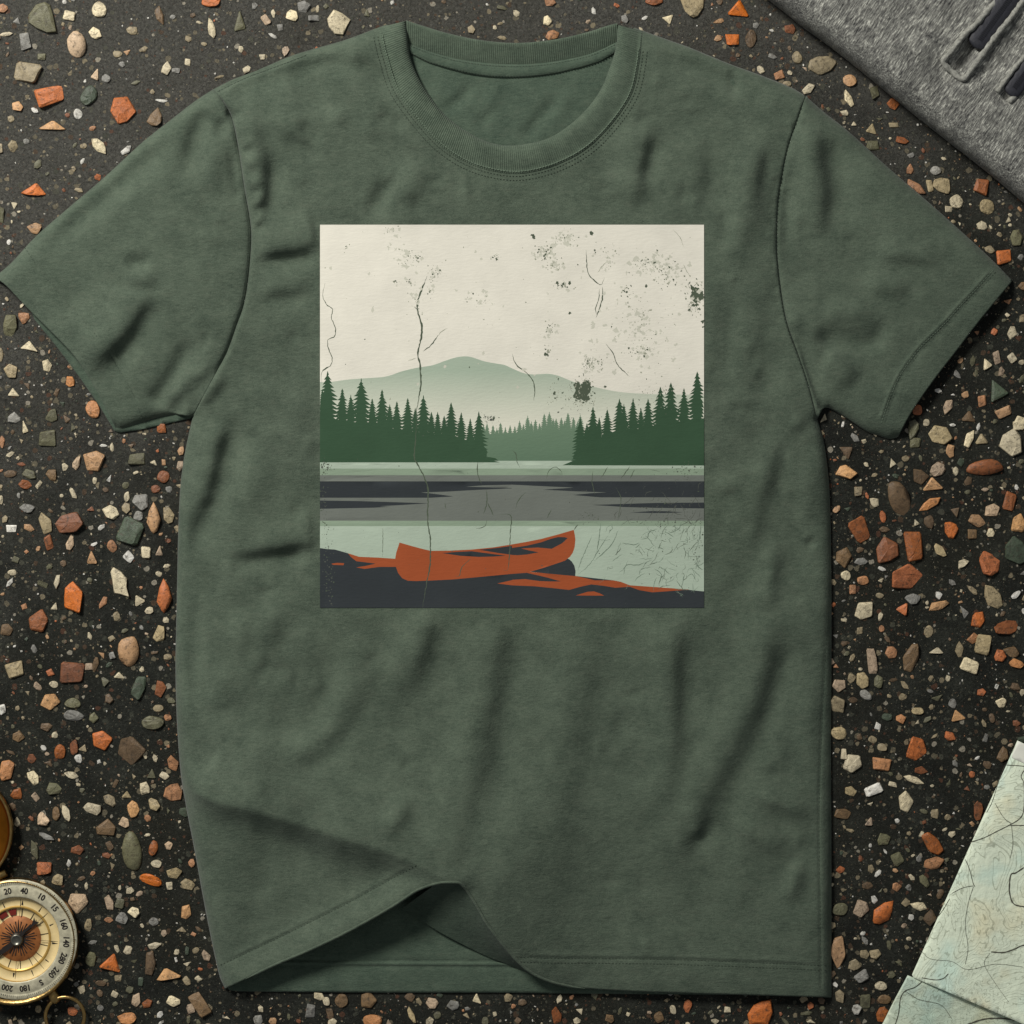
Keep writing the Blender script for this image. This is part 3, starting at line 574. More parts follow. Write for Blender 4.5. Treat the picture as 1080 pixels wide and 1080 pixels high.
# strokes: (points, height, width on the +side, width on the -side, fade in, fade out)
# a stroke drawn downwards has its +side on the left of the picture, drawn rightwards its +side is below
ST = [
 # lower right
 ([(811, 630), (801, 690), (790, 737), (772, 775), (754, 811), (740, 840), (731, 863), (718, 890), (708, 915), (700, 945)], 12.0, 22, 14, .12, .3),
 ([(838, 660), (822, 720), (806, 770), (792, 810), (780, 838)], -3.4, 12, 12, .2, .3),
 ([(720, 905), (745, 880), (765, 862)], -2.5, 12, 12, .3, .3),
 ([(708, 640), (707, 690), (706, 740), (705, 800), (700, 860)], 7.5, 20, 13, .15, .3),
 ([(722, 660), (722, 720), (720, 790)], -2.0, 10, 12, .3, .3),
 ([(768, 858), (792, 876), (815, 893), (833, 912)], 8.5, 10, 15, .3, .3),
 ([(790, 834), (812, 843), (838, 853), (858, 868)], 5.5, 8, 12, .3, .3),
 ([(846, 905), (838, 930), (831, 955)], 5.0, 9, 7, .3, .3),
 ([(858, 700), (852, 770), (850, 830)], 2.4, 14, 10, .3, .3),
 ([(640, 800), (668, 820), (690, 832)], -1.6, 9, 14, .3, .3),
 # lower left
 ([(380, 660), (377, 690), (369, 735), (352, 767), (335, 785), (317, 795), (297, 795), (278, 789), (258, 778), (244, 765), (232, 745), (224, 722)], 11.0, 16, 36, .2, .25),
 ([(392, 700), (386, 738), (368, 772), (345, 797), (318, 812), (285, 810), (255, 797)], -3.0, 13, 13, .25, .3),
 ([(452, 640), (446, 668), (437, 695), (424, 735)], 6.0, 20, 12, .2, .35),
 ([(526, 640), (520, 680), (513, 725), (506, 770), (497, 830), (484, 885)], 7.5, 26, 15, .15, .3),
 ([(432, 832), (418, 860), (402, 890)], 5.0, 12, 10, .3, .3),
 ([(270, 697), (288, 706), (305, 716)], -2.2, 10, 10, .3, .3),
 ([(238, 700), (232, 730), (236, 760)], 2.0, 10, 10, .3, .3),
 ([(256, 640), (252, 680), (258, 700)], 2.0, 12, 9, .3, .3),
 ([(289, 630), (285, 670), (290, 690)], 2.0, 12, 9, .3, .3),
 # left side of the body
 ([(231, 440), (228, 470), (221, 505), (212, 538), (206, 560)], 6.5, 14, 10, .15, .25),
 ([(256, 425), (247, 455), (238, 480), (228, 515), (215, 550), (205, 580), (199, 605)], -8.0, 12, 16, .25, .3),
 ([(276, 470), (262, 510), (248, 545)], 2.5, 14, 22, .3, .3),
 ([(222, 580), (250, 579), (290, 574), (337, 565)], 4.2, 10, 24, .3, .1),
 ([(230, 592), (260, 592), (300, 586), (337, 577)], -2.6, 10, 8, .3, .2),
 ([(204, 620), (202, 680), (203, 760)], -2.6, 10, 12, .3, .3),
 ([(197, 640), (195, 720), (197, 790)], 1.6, 7, 7, .3, .3),
 # left shoulder
 ([(234, 103), (255, 94), (275, 86), (300, 78), (325, 71), (345, 68), (368, 69), (392, 79)], -10.0, 15, 9, .12, .3),
 ([(299, 75), (318, 83), (336, 91), (354, 103)], -6.0, 8, 7, .25, .35),
 ([(370, 60), (388, 72), (402, 86), (416, 106)], -5.5, 8, 8, .25, .35),
 ([(312, 126), (328, 140), (344, 156)], -3.0, 8, 8, .3, .35),
 ([(243, 150), (247, 175), (251, 208)], -4.0, 5, 5, .3, .3),
 ([(236, 119), (244, 121), (252, 127)], -5.5, 6, 6, .25, .3),
 ([(300, 88), (322, 100), (345, 112), (362, 120)], -4.0, 9, 9, .3, .4),
 ([(275, 117), (305, 133), (335, 152), (352, 160)], 2.8, 9, 16, .3, .4),
 ([(296, 140), (318, 156), (345, 163)], -2.0, 9, 8, .3, .3),
 ([(258, 108), (264, 135), (270, 165), (275, 200), (276, 238)], 6.0, 10, 10, .2, .2),
 ([(285, 150), (288, 180), (285, 210), (278, 245)], -5.0, 8, 10, .3, .3),
 ([(262, 262), (285, 261), (310, 256), (337, 249)], 4.0, 10, 22, .25, .1),
 ([(266, 276), (290, 276), (315, 274), (337, 272)], -3.0, 9, 8, .3, .15),
 ([(266, 303), (295, 302), (335, 298)], 2.4, 9, 16, .3, .3),
 ([(266, 318), (295, 317), (335, 316)], -1.6, 8, 8, .3, .3),
 ([(418, 178), (408, 198), (398, 215), (388, 236)], -6.0, 10, 9, .3, .3),
 ([(440, 165), (432, 190), (424, 220)], 3.5, 13, 14, .3, .3),
 ([(396, 118), (412, 126), (428, 138)], -2.4, 6, 8, .3, .3),
 # right shoulder and chest
 ([(683, 118), (678, 145), (674, 170), (668, 195), (658, 225)], 8.0, 20, 11, .25, .25),
 ([(690, 140), (686, 165), (678, 200)], -2.6, 8, 9, .3, .3),
 ([(688, 52), (715, 64), (745, 76), (780, 90), (818, 103)], -6.5, 10, 9, .25, .3),
 ([(775, 70), (774, 88), (777, 110)], -4.5, 5, 6, .1, .4),
 ([(804, 130), (797, 160), (792, 195), (793, 230), (796, 262)], 5.0, 18, 14, .3, .3),
 ([(812, 150), (806, 185), (803, 215)], -1.6, 6, 6, .3, .3),
 ([(754, 150), (750, 190), (752, 230)], -1.8, 10, 14, .3, .3),
 ([(768, 215), (765, 240), (768, 265)], -1.8, 7, 7, .3, .3),
 ([(720, 130), (730, 170), (728, 210)], 1.6, 18, 18, .3, .3),
 # right body
 ([(812, 452), (806, 490), (796, 530), (789, 570), (784, 612)], 5.5, 18, 12, .3, .3),
 ([(832, 450), (826, 490), (820, 540)], -2.2, 9, 9, .3, .3),
 ([(818, 560), (812, 600), (808, 650)], 4.5, 14, 10, .3, .2),
 ([(852, 566), (858, 580)], -2.2, 5, 5, .3, .3),
 ([(845, 480), (850, 520), (846, 560)], 1.8, 12, 10, .3, .3),
 ([(760, 400), (790, 408), (830, 404)], -1.2, 12, 12, .3, .3),
 # left sleeve
 ([(219, 112), (211, 132), (204, 155), (198, 178), (194, 198)], -8.5, 9, 10, .15, .35),
 ([(236, 125), (233, 135), (234, 148)], -6.0, 6, 6, .2, .3),
 ([(227, 140), (224, 170), (222, 210)], 2.6, 9, 12, .3, .4),
 ([(192, 142), (160, 166), (120, 200), (85, 230), (58, 258), (40, 283)], -8.0, 12, 11, .2, .3),
 ([(132, 283), (146, 277), (160, 281)], -6.5, 6, 8, .25, .25),
 ([(128, 297), (146, 293), (168, 296)], 2.8, 9, 8, .3, .3),
 ([(150, 303), (146, 318), (134, 340), (116, 358), (98, 371), (80, 377)], 6.5, 26, 13, .12, .2),
 ([(158, 308), (150, 340), (132, 370), (112, 392), (96, 404)], -3.6, 12, 14, .2, .3),
 ([(206, 350), (196, 372), (184, 394), (172, 412), (160, 430)], -7.0, 9, 9, .25, .1),
 ([(224, 368), (212, 392), (196, 410), (178, 428)], 3.2, 9, 8, .3, .2),
 ([(218, 396), (204, 405), (192, 418), (182, 436)], -6.5, 7, 7, .25, .05),
 ([(236, 390), (224, 410), (210, 428)], 2.4, 6, 6, .2, .2),
 ([(52, 300), (70, 310), (90, 330), (120, 352)], -1.6, 8, 8, .3, .3),
 # right sleeve
 ([(852, 128), (856, 160), (860, 190), (859, 220), (852, 255)], 10.0, 15, 15, .15, .3),
 ([(868, 140), (876, 180), (880, 220), (874, 260)], -3.0, 9, 18, .2, .35),
 ([(834, 175), (830, 215), (829, 255), (832, 290)], -4.0, 8, 8, .25, .3),
 ([(918, 268), (945, 266), (975, 271), (1000, 280)], 4.2, 8, 12, .3, .3),
 ([(905, 300), (935, 302), (965, 306)], 3.0, 9, 10, .3, .3),
 ([(880, 250), (905, 262), (930, 282)], -2.0, 10, 10, .3, .3),
 ([(864, 322), (890, 330), (925, 332)], 2.2, 10, 10, .3, .3),
 ([(856, 352), (880, 360), (915, 362), (940, 350)], -5.0, 9, 12, .2, .3),
 ([(866, 377), (885, 385), (905, 405)], 5.0, 16, 9, .2, .3),
 ([(934, 330), (928, 352), (915, 372)], -2.0, 8, 8, .3, .3),
 ([(900, 150), (930, 200), (985, 250)], 1.6, 14, 14, .3, .3),
 # seams
 ([(225, 94), (236, 108), (245, 126), (252, 160), (258, 200), (263, 228), (265, 252), (262, 293), (257, 322), (250, 342), (240, 370), (229, 391), (216, 415)], -2.6, 2.6, 2.0, .05, .1),
 ([(850, 101), (842, 124), (832, 153), (826, 180), (821, 212), (819.5, 245), (820, 271), (824, 307), (830, 340), (841, 371), (852, 403), (862, 442)], -1.6, 1.3, 2.4, .03, .02),
 ([(838, 350), (848, 378), (858, 408), (868, 436)], -4.5, 2, 9, .3, .02),
 ([(873, 640), (870, 700), (867, 760), (864, 841), (864, 900), (865, 960), (866, 1049)], -0.9, 1.5, 1.5, .1, .02),
 ([(229, 96), (259, 81), (290, 69), (325, 55)], -4.5, 1.8, 1.6, .05, .3),
]
SEAM_ROWS = [ST[-5][0], ST[-4][0], ST[-2][0], ST[-1][0]]
HEMST_L = [(232, 1018), (262, 1004), (296, 988), (328, 972), (360, 956), (395, 937), (417, 924.5), (440, 912)]
HEMST_R = [(540, 1009), (580, 1010.5), (640, 1011), (707, 1012), (780, 1014.5), (862, 1018), (877, 1018)]
SLST_R = [(1046, 283), (1030, 301), (1012, 320), (997, 337), (982, 352), (968, 366), (955, 383), (945, 399), (936, 420), (927, 446)]
SLST_L = [(26, 261), (46, 290), (72, 321), (100, 352), (122, 384), (140, 415), (150, 442)]
for q in (HEMST_L, HEMST_R): ST.append((q, -0.45, 1.4, 1.4, .04, .12))
for q in (SLST_R,): ST.append((q, 0.9, 1.6, 1.6, .02, .03)); ST.append(([(a + 4.0, b + 3.4) for a, b in q], -0.7, 2.0, 2.0, .1, .1))
ST.append((SLST_L, -1.2, 1.6, 1.6, .05, .1)); ST.append(([(a + 3, b - 2) for a, b in SLST_L], 1.0, 2.2, 2.2, .1, .1))
ST.append(([(a, b - 3.5) for a, b in HEMST_R], 0.7, 2.2, 2.2, .1, .1))
ST.append(([(a - 1, b - 3.5) for a, b in HEMST_L], 0.7, 2.4, 2.4, .1, .1))
SEAM_ROWS += [HEMST_L, HEMST_R]
# small puckers along the left armhole seam
prng = random.Random(5)
for k, (a, b) in enumerate([(258, 150), (262, 172), (266, 193), (268, 212), (270, 232)]):
    ST.append(([(a - 4, b + 3), (a + 4, b), (a + 12, b - 3)], 2.0, 4.0, 5.5, .3, .4))
    ST.append(([(a - 3, b + 11), (a + 5, b + 9), (a + 12, b + 7)], -1.6, 4.0, 4.0, .3, .4))
for k in range(16):
    t = k / 15; a, b = c_ARMR[int((0.1 + 0.62 * t) * (len(c_ARMR) - 1))]
    ST.append(([(a - 11, b + 1), (a - 2, b)], prng.choice([-1, 1]) * 0.7, 3.0, 3.0, .5, .2))
# many faint creases
for k in range(150):
    a, b = prng.uniform(200, 870), prng.uniform(60, 1010)
    if 330 < a < 748 and 225 < b < 650: continue
    if a < 560 and b > 820: continue
    an = prng.choice([prng.gauss(1.35, .3), prng.gauss(0.05, .25), prng.gauss(1.9, .3)]); L = prng.uniform(14, 46)
    c_, s_ = math.cos(an) * L / 2, math.sin(an) * L / 2; bend = prng.uniform(-4, 4)
    ST.append(([(a - c_, b - s_), (a - s_ / L * bend, b + c_ / L * bend), (a + c_, b + s_)], prng.choice([-1, 1]) * prng.uniform(.5, 1.6), prng.uniform(3, 8), prng.uniform(3, 8), .4, .4))

def soft(w): return w * 1.05 + 0.5 if w >= 5 else w
def tame(h, wa, wb):                              # keep the cloth's slopes gentle
    if min(wa, wb) < 4.5: return h * 1.2
    if h <= -9.9: return -7.5
    lim = .63 * min(soft(wa), soft(wb))
    return math.copysign(min(abs(h) * 1.7, lim), h)
STR = [(smooth_pts(p, 5), tame(h, wa, wb), soft(wa), soft(wb), min(.5, fi * 1.3), min(.5, fo * 1.3)) for p, h, wa, wb, fi, fo in ST]
sm = lambda t: t * t * (3 - 2 * t)

RIDGE = smooth_pts([(190, 822), (202, 833), (217, 841), (236, 848), (262, 854), (291, 862), (320, 871), (347, 880), (382, 891), (417, 902), (447, 917), (468, 925), (484, 932)], 6)
HU = smooth_pts(HEM_UP, 4); HD = smooth_pts(HEM_DN[:11], 4)
def lifted(q):
    out = []
    for i_, (pts, tt, hh, wa, wb) in enumerate((
        (RIDGE, [0, .1, .35, .7, 1], [7, 16, 22, 26, 28], [10, 13, 17, 21, 24], [20, 40, 60, 80, 95]),
        (HU, [0, .25, .6, .85, 1], [1.5, 7, 17, 24, 27], [16] * 5, [14, 18, 24, 28, 30]),
        (np.array([(484.0, 931.0), (605.0, 1044.0)]), [0, .2, .5, .8, 1], [27, 25, 16, 6, 0], [70] * 5, [110, 105, 95, 70, 50]))):
        d, s, r = pdist(q, pts)
        h = np.interp(r, tt, hh)
        k = sm(np.clip(s / np.maximum(d, 1e-6) * .5 + .5, 0, 1))
        w = np.interp(r, tt, wb) * (1 - k) + np.interp(r, tt, wa) * k
        g = np.exp(-(d / w) ** 2)
        if i_ == 0: g = g * (1 - k) + k * (.62 * np.exp(-d / w) + .38 * np.exp(-(d / (w * .95)) ** 2))
        out.append(h * g)
    p = 5
    return (sum(o ** p for o in out)) ** (1 / p)

ZB = 13.0
def cloth(q, detail=1.0):
    """height of the front of the shirt above the ground, in units, at picture points q"""
    q = np.asarray(q, float)
    x, y = q[:, 0], q[:, 1]
    f = np.zeros(len(q))
    for pts, h, wa, wb, fi, fo in STR:
        w3 = 3 * max(wa, wb)
        lo = pts.min(0) - w3; hi = pts.max(0) + w3
        m = (x > lo[0]) & (x < hi[0]) & (y > lo[1]) & (y < hi[1])
        if not m.any(): continue
        d, s, r = pdist(q[m], pts)
        k = sm(np.clip(s / np.maximum(d, 1e-6) * .5 + .5, 0, 1))
        w = wb * (1 - k) + wa * k
        fade = sm(np.clip(r / max(fi, 1e-3), 0, 1)) * sm(np.clip((1 - r) / max(fo, 1e-3), 0, 1))
        fade = np.maximum(fade, 0.0)
        f[m] += h * fade * np.exp(-(d / w) ** 2)
    f = 14.0 * np.tanh(f / 14.0)
    low = np.clip((y - 640) / 60, 0, 1) * np.clip((1010 - y) / 120, 0, 1)
    f += low * (3.6 * vnoise(x + .16 * y, y * .12, 36, 41) + 3.2 * vnoise(x + .25 * y, y * .2, 66, 42))
    side = np.clip((x - 745) / 25, 0, 1) * np.clip((y - 130) / 60, 0, 1) * np.clip((700 - y) / 100, 0, 1) * np.clip((870 - x) / 30, 0, 1)
    f += side * 3.2 * vnoise(x + .12 * y, y * .22, 26, 43)
    side = np.clip((335 - x) / 25, 0, 1) * np.clip((y - 330) / 80, 0, 1) * np.clip((820 - y) / 100, 0, 1)
    f += side * 2.2 * vnoise(x, y, 36, 44)
    nz = 2.4 * vnoise(x, y, 95, 1) + 1.1 * vnoise(x * .8, y, 42, 2) + 0.45 * vnoise(x * .7, y, 19, 3) + 0.16 * vnoise(x * .6, y, 8, 4)
    # the printed patch lies flat
    px = np.clip(np.minimum(np.minimum(x - 325, 755 - x), np.minimum(y - 225, 653 - y)) / 25, 0, 1)
    calm = 1 - 0.72 * sm(px)
    z = ZB + (f + nz * detail) * calm
    z += lifted(q)
    e = np.full(len(q), 1e9)
    for c in EDGE_ROUND: e = np.minimum(e, pdist(q, c)[0])
    z = 1.2 + (z - 1.2) * (1 - np.exp(-(e + 0.3) / 5.0))
    o = np.full(len(q), 1e9)
    for c in EDGE_OPEN[:2]: o = np.minimum(o, pdist(q, c)[0])
    z = z - 2.5 * np.exp(-o / 14)
    hh = pdist(q, EDGE_OPEN[2])[0]
    z = z - 3.5 * np.exp(-hh / 16) * np.clip((x - 520) / 80, 0, 1)
    return np.maximum(z, 1.2)

GREEN_D, GREEN_L = (60, 72, 61), (98, 110, 94)
M_SHIRT = fabric('green_cotton_jersey', GREEN_D, GREEN_L)
M_RIB = fabric('green_cotton_rib', GREEN_D, (99, 113, 96), rib=True)
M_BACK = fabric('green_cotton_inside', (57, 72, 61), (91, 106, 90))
M_HEMSHADE = fabric('green_cotton_hem_shade', (46, 59, 49), (76, 90, 76))  # darker copy of the jersey: shade under the lifted hem put into the colour
M_THREAD = plain('green_sewing_thread', (104, 120, 102), 0.8, vary=.2)
M_THREAD_D = plain('dark_green_sewing_thread', (48, 60, 48), 0.85, vary=.2)

shirt = thing('t_shirt', (0, 0, 0), 'dark green short sleeved t-shirt with printed lake picture, one hem corner lifted', 't-shirt')

def rows_along(curve, offs, step=3.0):
    c = resample(smooth_pts(curve, 6), step)
    return [offset(c, o)[2:-2] for o in offs]

def panel(name, outline, mat, rows, step, parent, thick=1.2):
    v, f = cdt_sheet(outline, step, rows)
    z = cloth(v)
    o = mesh(name, PA(v, z), f, mat, parent)
    s = o.modifiers.new('thickness', 'SOLIDIFY'); s.thickness = thick * S; s.offset = -1
    return o

# body outline: shoulder left -> armhole -> side -> hem -> side -> armhole -> shoulder right -> neck
shl = c_SH_L[c_SH_L[:, 0] < neck[0, 0] - 1.5]
shr = c_SHR[c_SHR[:, 0] > neck[-1, 0] + 1.5]
body_out = np.concatenate([shl, c_ARML[1:], c_SIDL[1:], c_HUP[1:], c_HDN[1:], c_SIDR[1:], rev(c_ARMR)[1:], shr[1:], rev(neck)[1:-1]])
rows = []
for q in SEAM_ROWS: rows += rows_along(q, (-4.2, -2.6, -1.3, 0, 1.3, 2.6, 4.2))
for c in (c_SIDL, c_SIDR, c_SH_L, c_SHR): rows += [offset(c, o)[1:-1] for o in (-8, -5, -2.6, -1.2, 1.2, 2.6, 5, 8)]
for c in (c_HUP, c_HDN): rows += [offset(c, o)[1:-1] for o in (-4, -1.8)]
front = panel('front_panel', body_out, M_SHIRT, rows, 3.4, shirt)

sl_out = np.concatenate([c_SLT, c_SLH[1:], c_SLB[1:], rev(c_ARML)[1:-1]])
rows = rows_along(ARM_L, (1.3, 2.6, 4.2, -1.3, -2.6, -4.2))
for c in (c_SLT, c_SLB, c_SLH): rows += [offset(c, o)[1:-1] for o in (-8, -5, -2.6, -1.2, 1.2, 2.6, 5, 8)]
sleeve_l = panel('sleeve', sl_out, M_SHIRT, rows, 3.4, shirt)
sr_out = np.concatenate([c_SRT, c_SRH[1:], c_SRB[1:], rev(c_ARMR)[1:-1]])
rows = rows_along(ARM_R, (1.3, 2.6, 4.2, -1.3, -2.6, -4.2)) + rows_along(SLST_R, (-2.6, -1.3, 0, 1.3, 2.6))
for c in (c_SRT, c_SRB, c_SRH): rows += [offset(c, o)[1:-1] for o in (-8, -5, -2.6, -1.2, 1.2, 2.6, 5, 8)]
sleeve_r = panel('sleeve', sr_out, M_SHIRT, rows, 3.4, shirt)
sleeve_l['label'] = 'left sleeve with its lower layer showing at the opening'
sleeve_r['label'] = 'right sleeve with straight stitched hem'

# back panel: seen through the neck and under the lifted hem
BK = [(410, 42), (430, 34), (446, 40), (473, 48), (507, 55), (545, 58), (584, 54), (618, 47), (640, 38), (655, 36), (700, 52), (770, 82), (838, 112), (812, 240), (830, 390), (862, 470), (868, 640), (867, 900), (868, 1049),
      (760, 1049), (620, 1048), (520, 1047), (420, 1047), (330, 1046.5), (250, 1045.5), (240, 1044), (222, 975), (206, 890), (197, 800), (196, 640), (205, 480), (216, 440), (250, 380), (276, 240), (252, 112), (300, 76), (360, 55)]
BST = [([(500, 86), (490, 100), (476, 112), (462, 120)], -3.2, 6, 7, .25, .3), ([(588, 98), (574, 120), (558, 138), (544, 150)], -3.2, 7, 7, .25, .3),
       ([(520, 112), (512, 126), (505, 136)], -2.0, 6, 6, .3, .3), ([(514, 90), (520, 104), (506, 124)], 1.8, 8, 8, .3, .3), ([(600, 90), (594, 112), (578, 134)], 1.8, 8, 8, .3, .3),
       ([(262, 1012), (420, 1013.5), (560, 1014)], -1.0, 1.3, 1.3, .02, .02), ([(262, 1018), (420, 1019.5), (560, 1020)], -0.8, 1.2, 1.2, .02, .02),
       ([(262, 1015), (420, 1016.5), (560, 1017)], 1.0, 1.8, 1.8, .02, .02)]
BST = [(smooth_pts(b[0], 5),) + tuple(b[1:]) for b in BST]
def backz(q):
    q = np.asarray(q, float)
    z = 4.2 + 0.5 * vnoise(q[:, 0], q[:, 1], 40, 11) + 0.25 * vnoise(q[:, 0], q[:, 1], 15, 12)
    for pts, (h, wa, wb, fi, fo) in [(b[0], b[1:]) for b in BST]:
        d, s, r = pdist(q, pts)
        z += 0.9 * h * sm(np.clip(r / fi, 0, 1)) * sm(np.clip((1 - r) / fo, 0, 1)) * np.exp(-(d / np.where(s > 0, wa, wb)) ** 2)
    low = np.clip((q[:, 1] - 960) / 60, 0, 1) + 0 * z
    mid = np.clip((q[:, 1] - 190) / 40, 0, 1)
    z = z - 1.6 * mid
    edge = np.clip((1046 - q[:, 1]) / 10, 0, 1)
    return np.maximum(np.where(low > 0, 1.2 + (z - 1.2) * (0.55 + 0.45 * edge), z), 0.7)
bk = resample(np.array(BK + BK[:1], float), 5.0)[:-1]
rows = []
for b in BST[5:]: rows += rows_along(b[0], (-1.3, 0, 1.3))
v, f = cdt_sheet(bk, 4.5, rows)
hemmask = (v[:, 1] < 190) | (v[:, 1] > 900)
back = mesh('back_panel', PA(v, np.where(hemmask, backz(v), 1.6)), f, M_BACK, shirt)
s_ = back.modifiers.new('thickness', 'SOLIDIFY'); s_.thickness = 0.9 * S; s_.offset = -1

# lower layer of the left sleeve opening
LS = [(14, 300), (30, 322), (37, 338), (60, 366), (84, 398), (106, 430), (121, 455), (126, 456.5), (150, 453), (180, 446), (202, 441), (205, 430), (150, 400), (100, 345), (50, 300)]
ls = resample(np.array(LS + LS[:1], float), 4.0)[:-1]
v, f = cdt_sheet(ls, 5.0)
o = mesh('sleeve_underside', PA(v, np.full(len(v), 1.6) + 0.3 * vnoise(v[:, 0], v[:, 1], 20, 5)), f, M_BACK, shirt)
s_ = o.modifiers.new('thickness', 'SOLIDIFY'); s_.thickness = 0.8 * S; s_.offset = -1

# inner face of the lifted hem
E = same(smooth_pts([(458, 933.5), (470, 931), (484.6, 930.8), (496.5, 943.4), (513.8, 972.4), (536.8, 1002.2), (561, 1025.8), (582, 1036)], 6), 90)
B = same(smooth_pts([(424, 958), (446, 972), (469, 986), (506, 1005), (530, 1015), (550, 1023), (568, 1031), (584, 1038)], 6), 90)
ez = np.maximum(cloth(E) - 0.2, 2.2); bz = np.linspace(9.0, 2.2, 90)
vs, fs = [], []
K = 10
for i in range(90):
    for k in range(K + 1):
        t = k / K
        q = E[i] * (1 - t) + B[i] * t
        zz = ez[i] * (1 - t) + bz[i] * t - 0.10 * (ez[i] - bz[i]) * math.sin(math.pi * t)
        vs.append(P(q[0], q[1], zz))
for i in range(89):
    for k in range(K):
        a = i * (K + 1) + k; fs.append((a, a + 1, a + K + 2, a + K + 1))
mesh('hem_inside', vs, fs, M_HEMSHADE, shirt)

# rib band round the neck: a swept strip with rounded section
def band(name, outer, inner, zo, zi, prof, mat, parent, ulen=2.2):
    n = len(outer); m = len(prof)
    L = np.r_[0, np.cumsum(np.hypot(*np.diff((outer + inner) / 2, axis=0).T))]
    vs, fs, uv = [], [], []
    for i in range(n):
        for (u, dz) in prof:
            q = outer[i] * (1 - u) + inner[i] * u
            vs.append(P(q[0], q[1], max(0.6, zo[i] * (1 - u) + zi[i] * u + dz)))
            uv.append((L[i] / ulen, u))
    for i in range(n - 1):
        for k in range(m - 1):
            a = i * m + k; fs.append((a, a + m, a + m + 1, a + 1))
    return mesh(name, vs, fs, mat, parent, uvs=uv)
zo = cloth(bo); zi = cloth(bi * 0.5 + bo * 0.5)
taper = np.clip(np.minimum(np.arange(n_b), n_b - 1 - np.arange(n_b)) / 18.0, 0, 1)
zo = np.minimum(zo, 17)
zi_ = 11.5 + 2.5 * taper
zo_ = zo
prof = [(-0.05, -0.5), (-0.02, 0.5), (0.02, 0.8), (0.05, 0.7), (0.09, 0.2), (0.2, 0.9), (0.45, 1.7), (0.66, 1.8), (0.78, 1.2), (0.87, 0.0), (0.94, -1.8), (0.99, -4.2), (1.0, -6.0)]
collar = band('collar', bo, bi, zo_, zi_, prof, M_RIB, shirt, 7.0)
nb2 = 200
bt, tu, tl = same(smooth_pts(BACK_TOP, 8), nb2), same(smooth_pts(TAPE_UP, 8), nb2), same(smooth_pts(TAPE_LO, 8), nb2)
z9 = np.full(nb2, 9.5); z5 = np.full(nb2, 5.0)
cb = band('collar_back', bt, tu, z9, z5, [(-0.02, -8.0), (-0.035, -4), (-0.02, -1.0), (0.0, 0.0), (0.06, 0.55), (0.16, 0.5), (0.5, 0.2), (0.9, 0.0), (1.05, -0.6)], M_RIB, shirt, 7.0)
tape = band('neck_tape', tu, tl, z5, z5, [(-0.05, -0.8), (0.0, 0.2), (0.12, 1.2), (0.35, 1.9), (0.6, 1.9), (0.85, 1.3), (1.0, 0.2), (1.06, -1.0)], M_BACK, shirt, 3.0)

# stitching: rows of single stitches
def stitches(name, curves, mat, parent, zf, length=2.6, pitch=3.6, width=0.8, high=0.55, skew=0.0):
    vs, fs = [], []
    for c in curves:
        c = resample(np.asarray(c, float), pitch / 2)
        nn = normals2(c)
        zz = zf(c)
        for i in range(1, len(c) - 1, 2):
            t = np.array([nn[i, 1], -nn[i, 0]]); w = nn[i]
            p = c[i]
            o = len(vs)
            for (a, b, h) in ((-.5, -.5, 0), (.5, -.5, 0), (.5, .5, 0), (-.5, .5, 0), (-.34, -.3, 1), (.34, -.3, 1), (.34, .3, 1), (-.34, .3, 1)):
                q = p + t * a * length + w * (b * width + a * skew)
                vs.append(P(q[0], q[1], zz[i] + (high if h else -0.5)))
            for g in ((4, 5, 6, 7), (0, 1, 5, 4), (1, 2, 6, 5), (2, 3, 7, 6), (3, 0, 4, 7)): fs.append(tuple(k + o for k in g))
    return mesh(name, vs, fs, mat, parent, smooth=False)
bs_ = smooth_pts(BAND_OUT, 8)
stitches('collar_stitching', [offset(bs_, 3.2)[4:-4], offset(bs_, 7.5)[4:-4]], M_THREAD_D, collar, lambda c: cloth(c), 2.0, 3.4, 0.9)
stitches('collar_seam_thread', [offset(bs_, -1.8)[4:-4]], M_THREAD, collar, lambda c: np.minimum(cloth(c), 17) + 1.2, 3.0, 3.2, 1.0, 0.5)
stitches('tape_stitching', [tu * .86 + tl * .14, tu * .1 + tl * .9], M_THREAD_D, tape, lambda c: np.full(len(c), 6.2), 2.0, 3.2, 0.7)
hl, hr = smooth_pts(HEMST_L, 6), smooth_pts(HEMST_R, 6)
stitches('hem_stitching', [hl, hr, offset(hr, 5)], M_THREAD_D, front, lambda c: cloth(c), 2.4, 3.6, 0.7, 0.35)
ss = smooth_pts(SLST_R, 6)
stitches('sleeve_stitching', [offset(ss, -2.2)], M_THREAD, sleeve_r, lambda c: cloth(c), 2.4, 3.4, 0.8, 0.4)
stitches('sleeve_stitching', [offset(ss, -5.5)], M_THREAD_D, sleeve_r, lambda c: cloth(c), 2.4, 3.4, 0.7, 0.3)
stitches('sleeve_stitching', [smooth_pts(SLST_L, 6)], M_THREAD_D, sleeve_l, lambda c: cloth(c), 2.4, 3.4, 0.8, 0.4)
stitches('side_seam_stitching', [smooth_pts([(873, 650), (870, 700), (867, 760), (864, 841), (864, 900), (865, 960), (866, 1040)], 6)], M_THREAD_D, front, lambda c: cloth(c), 3.2, 4.4, 0.6, 0.3)
stitches('shoulder_stitching', [smooth_pts([(229, 97), (259, 82.5), (290, 71), (325, 57.5)], 6)], M_THREAD_D, front, lambda c: cloth(c), 3.4, 3.8, 0.9, 0.5)
stitches('armhole_stitching', [offset(c_ARMR, 1.6)[4:-14]], M_THREAD_D, front, lambda c: cloth(c), 2.6, 4.2, 0.6, 0.35)

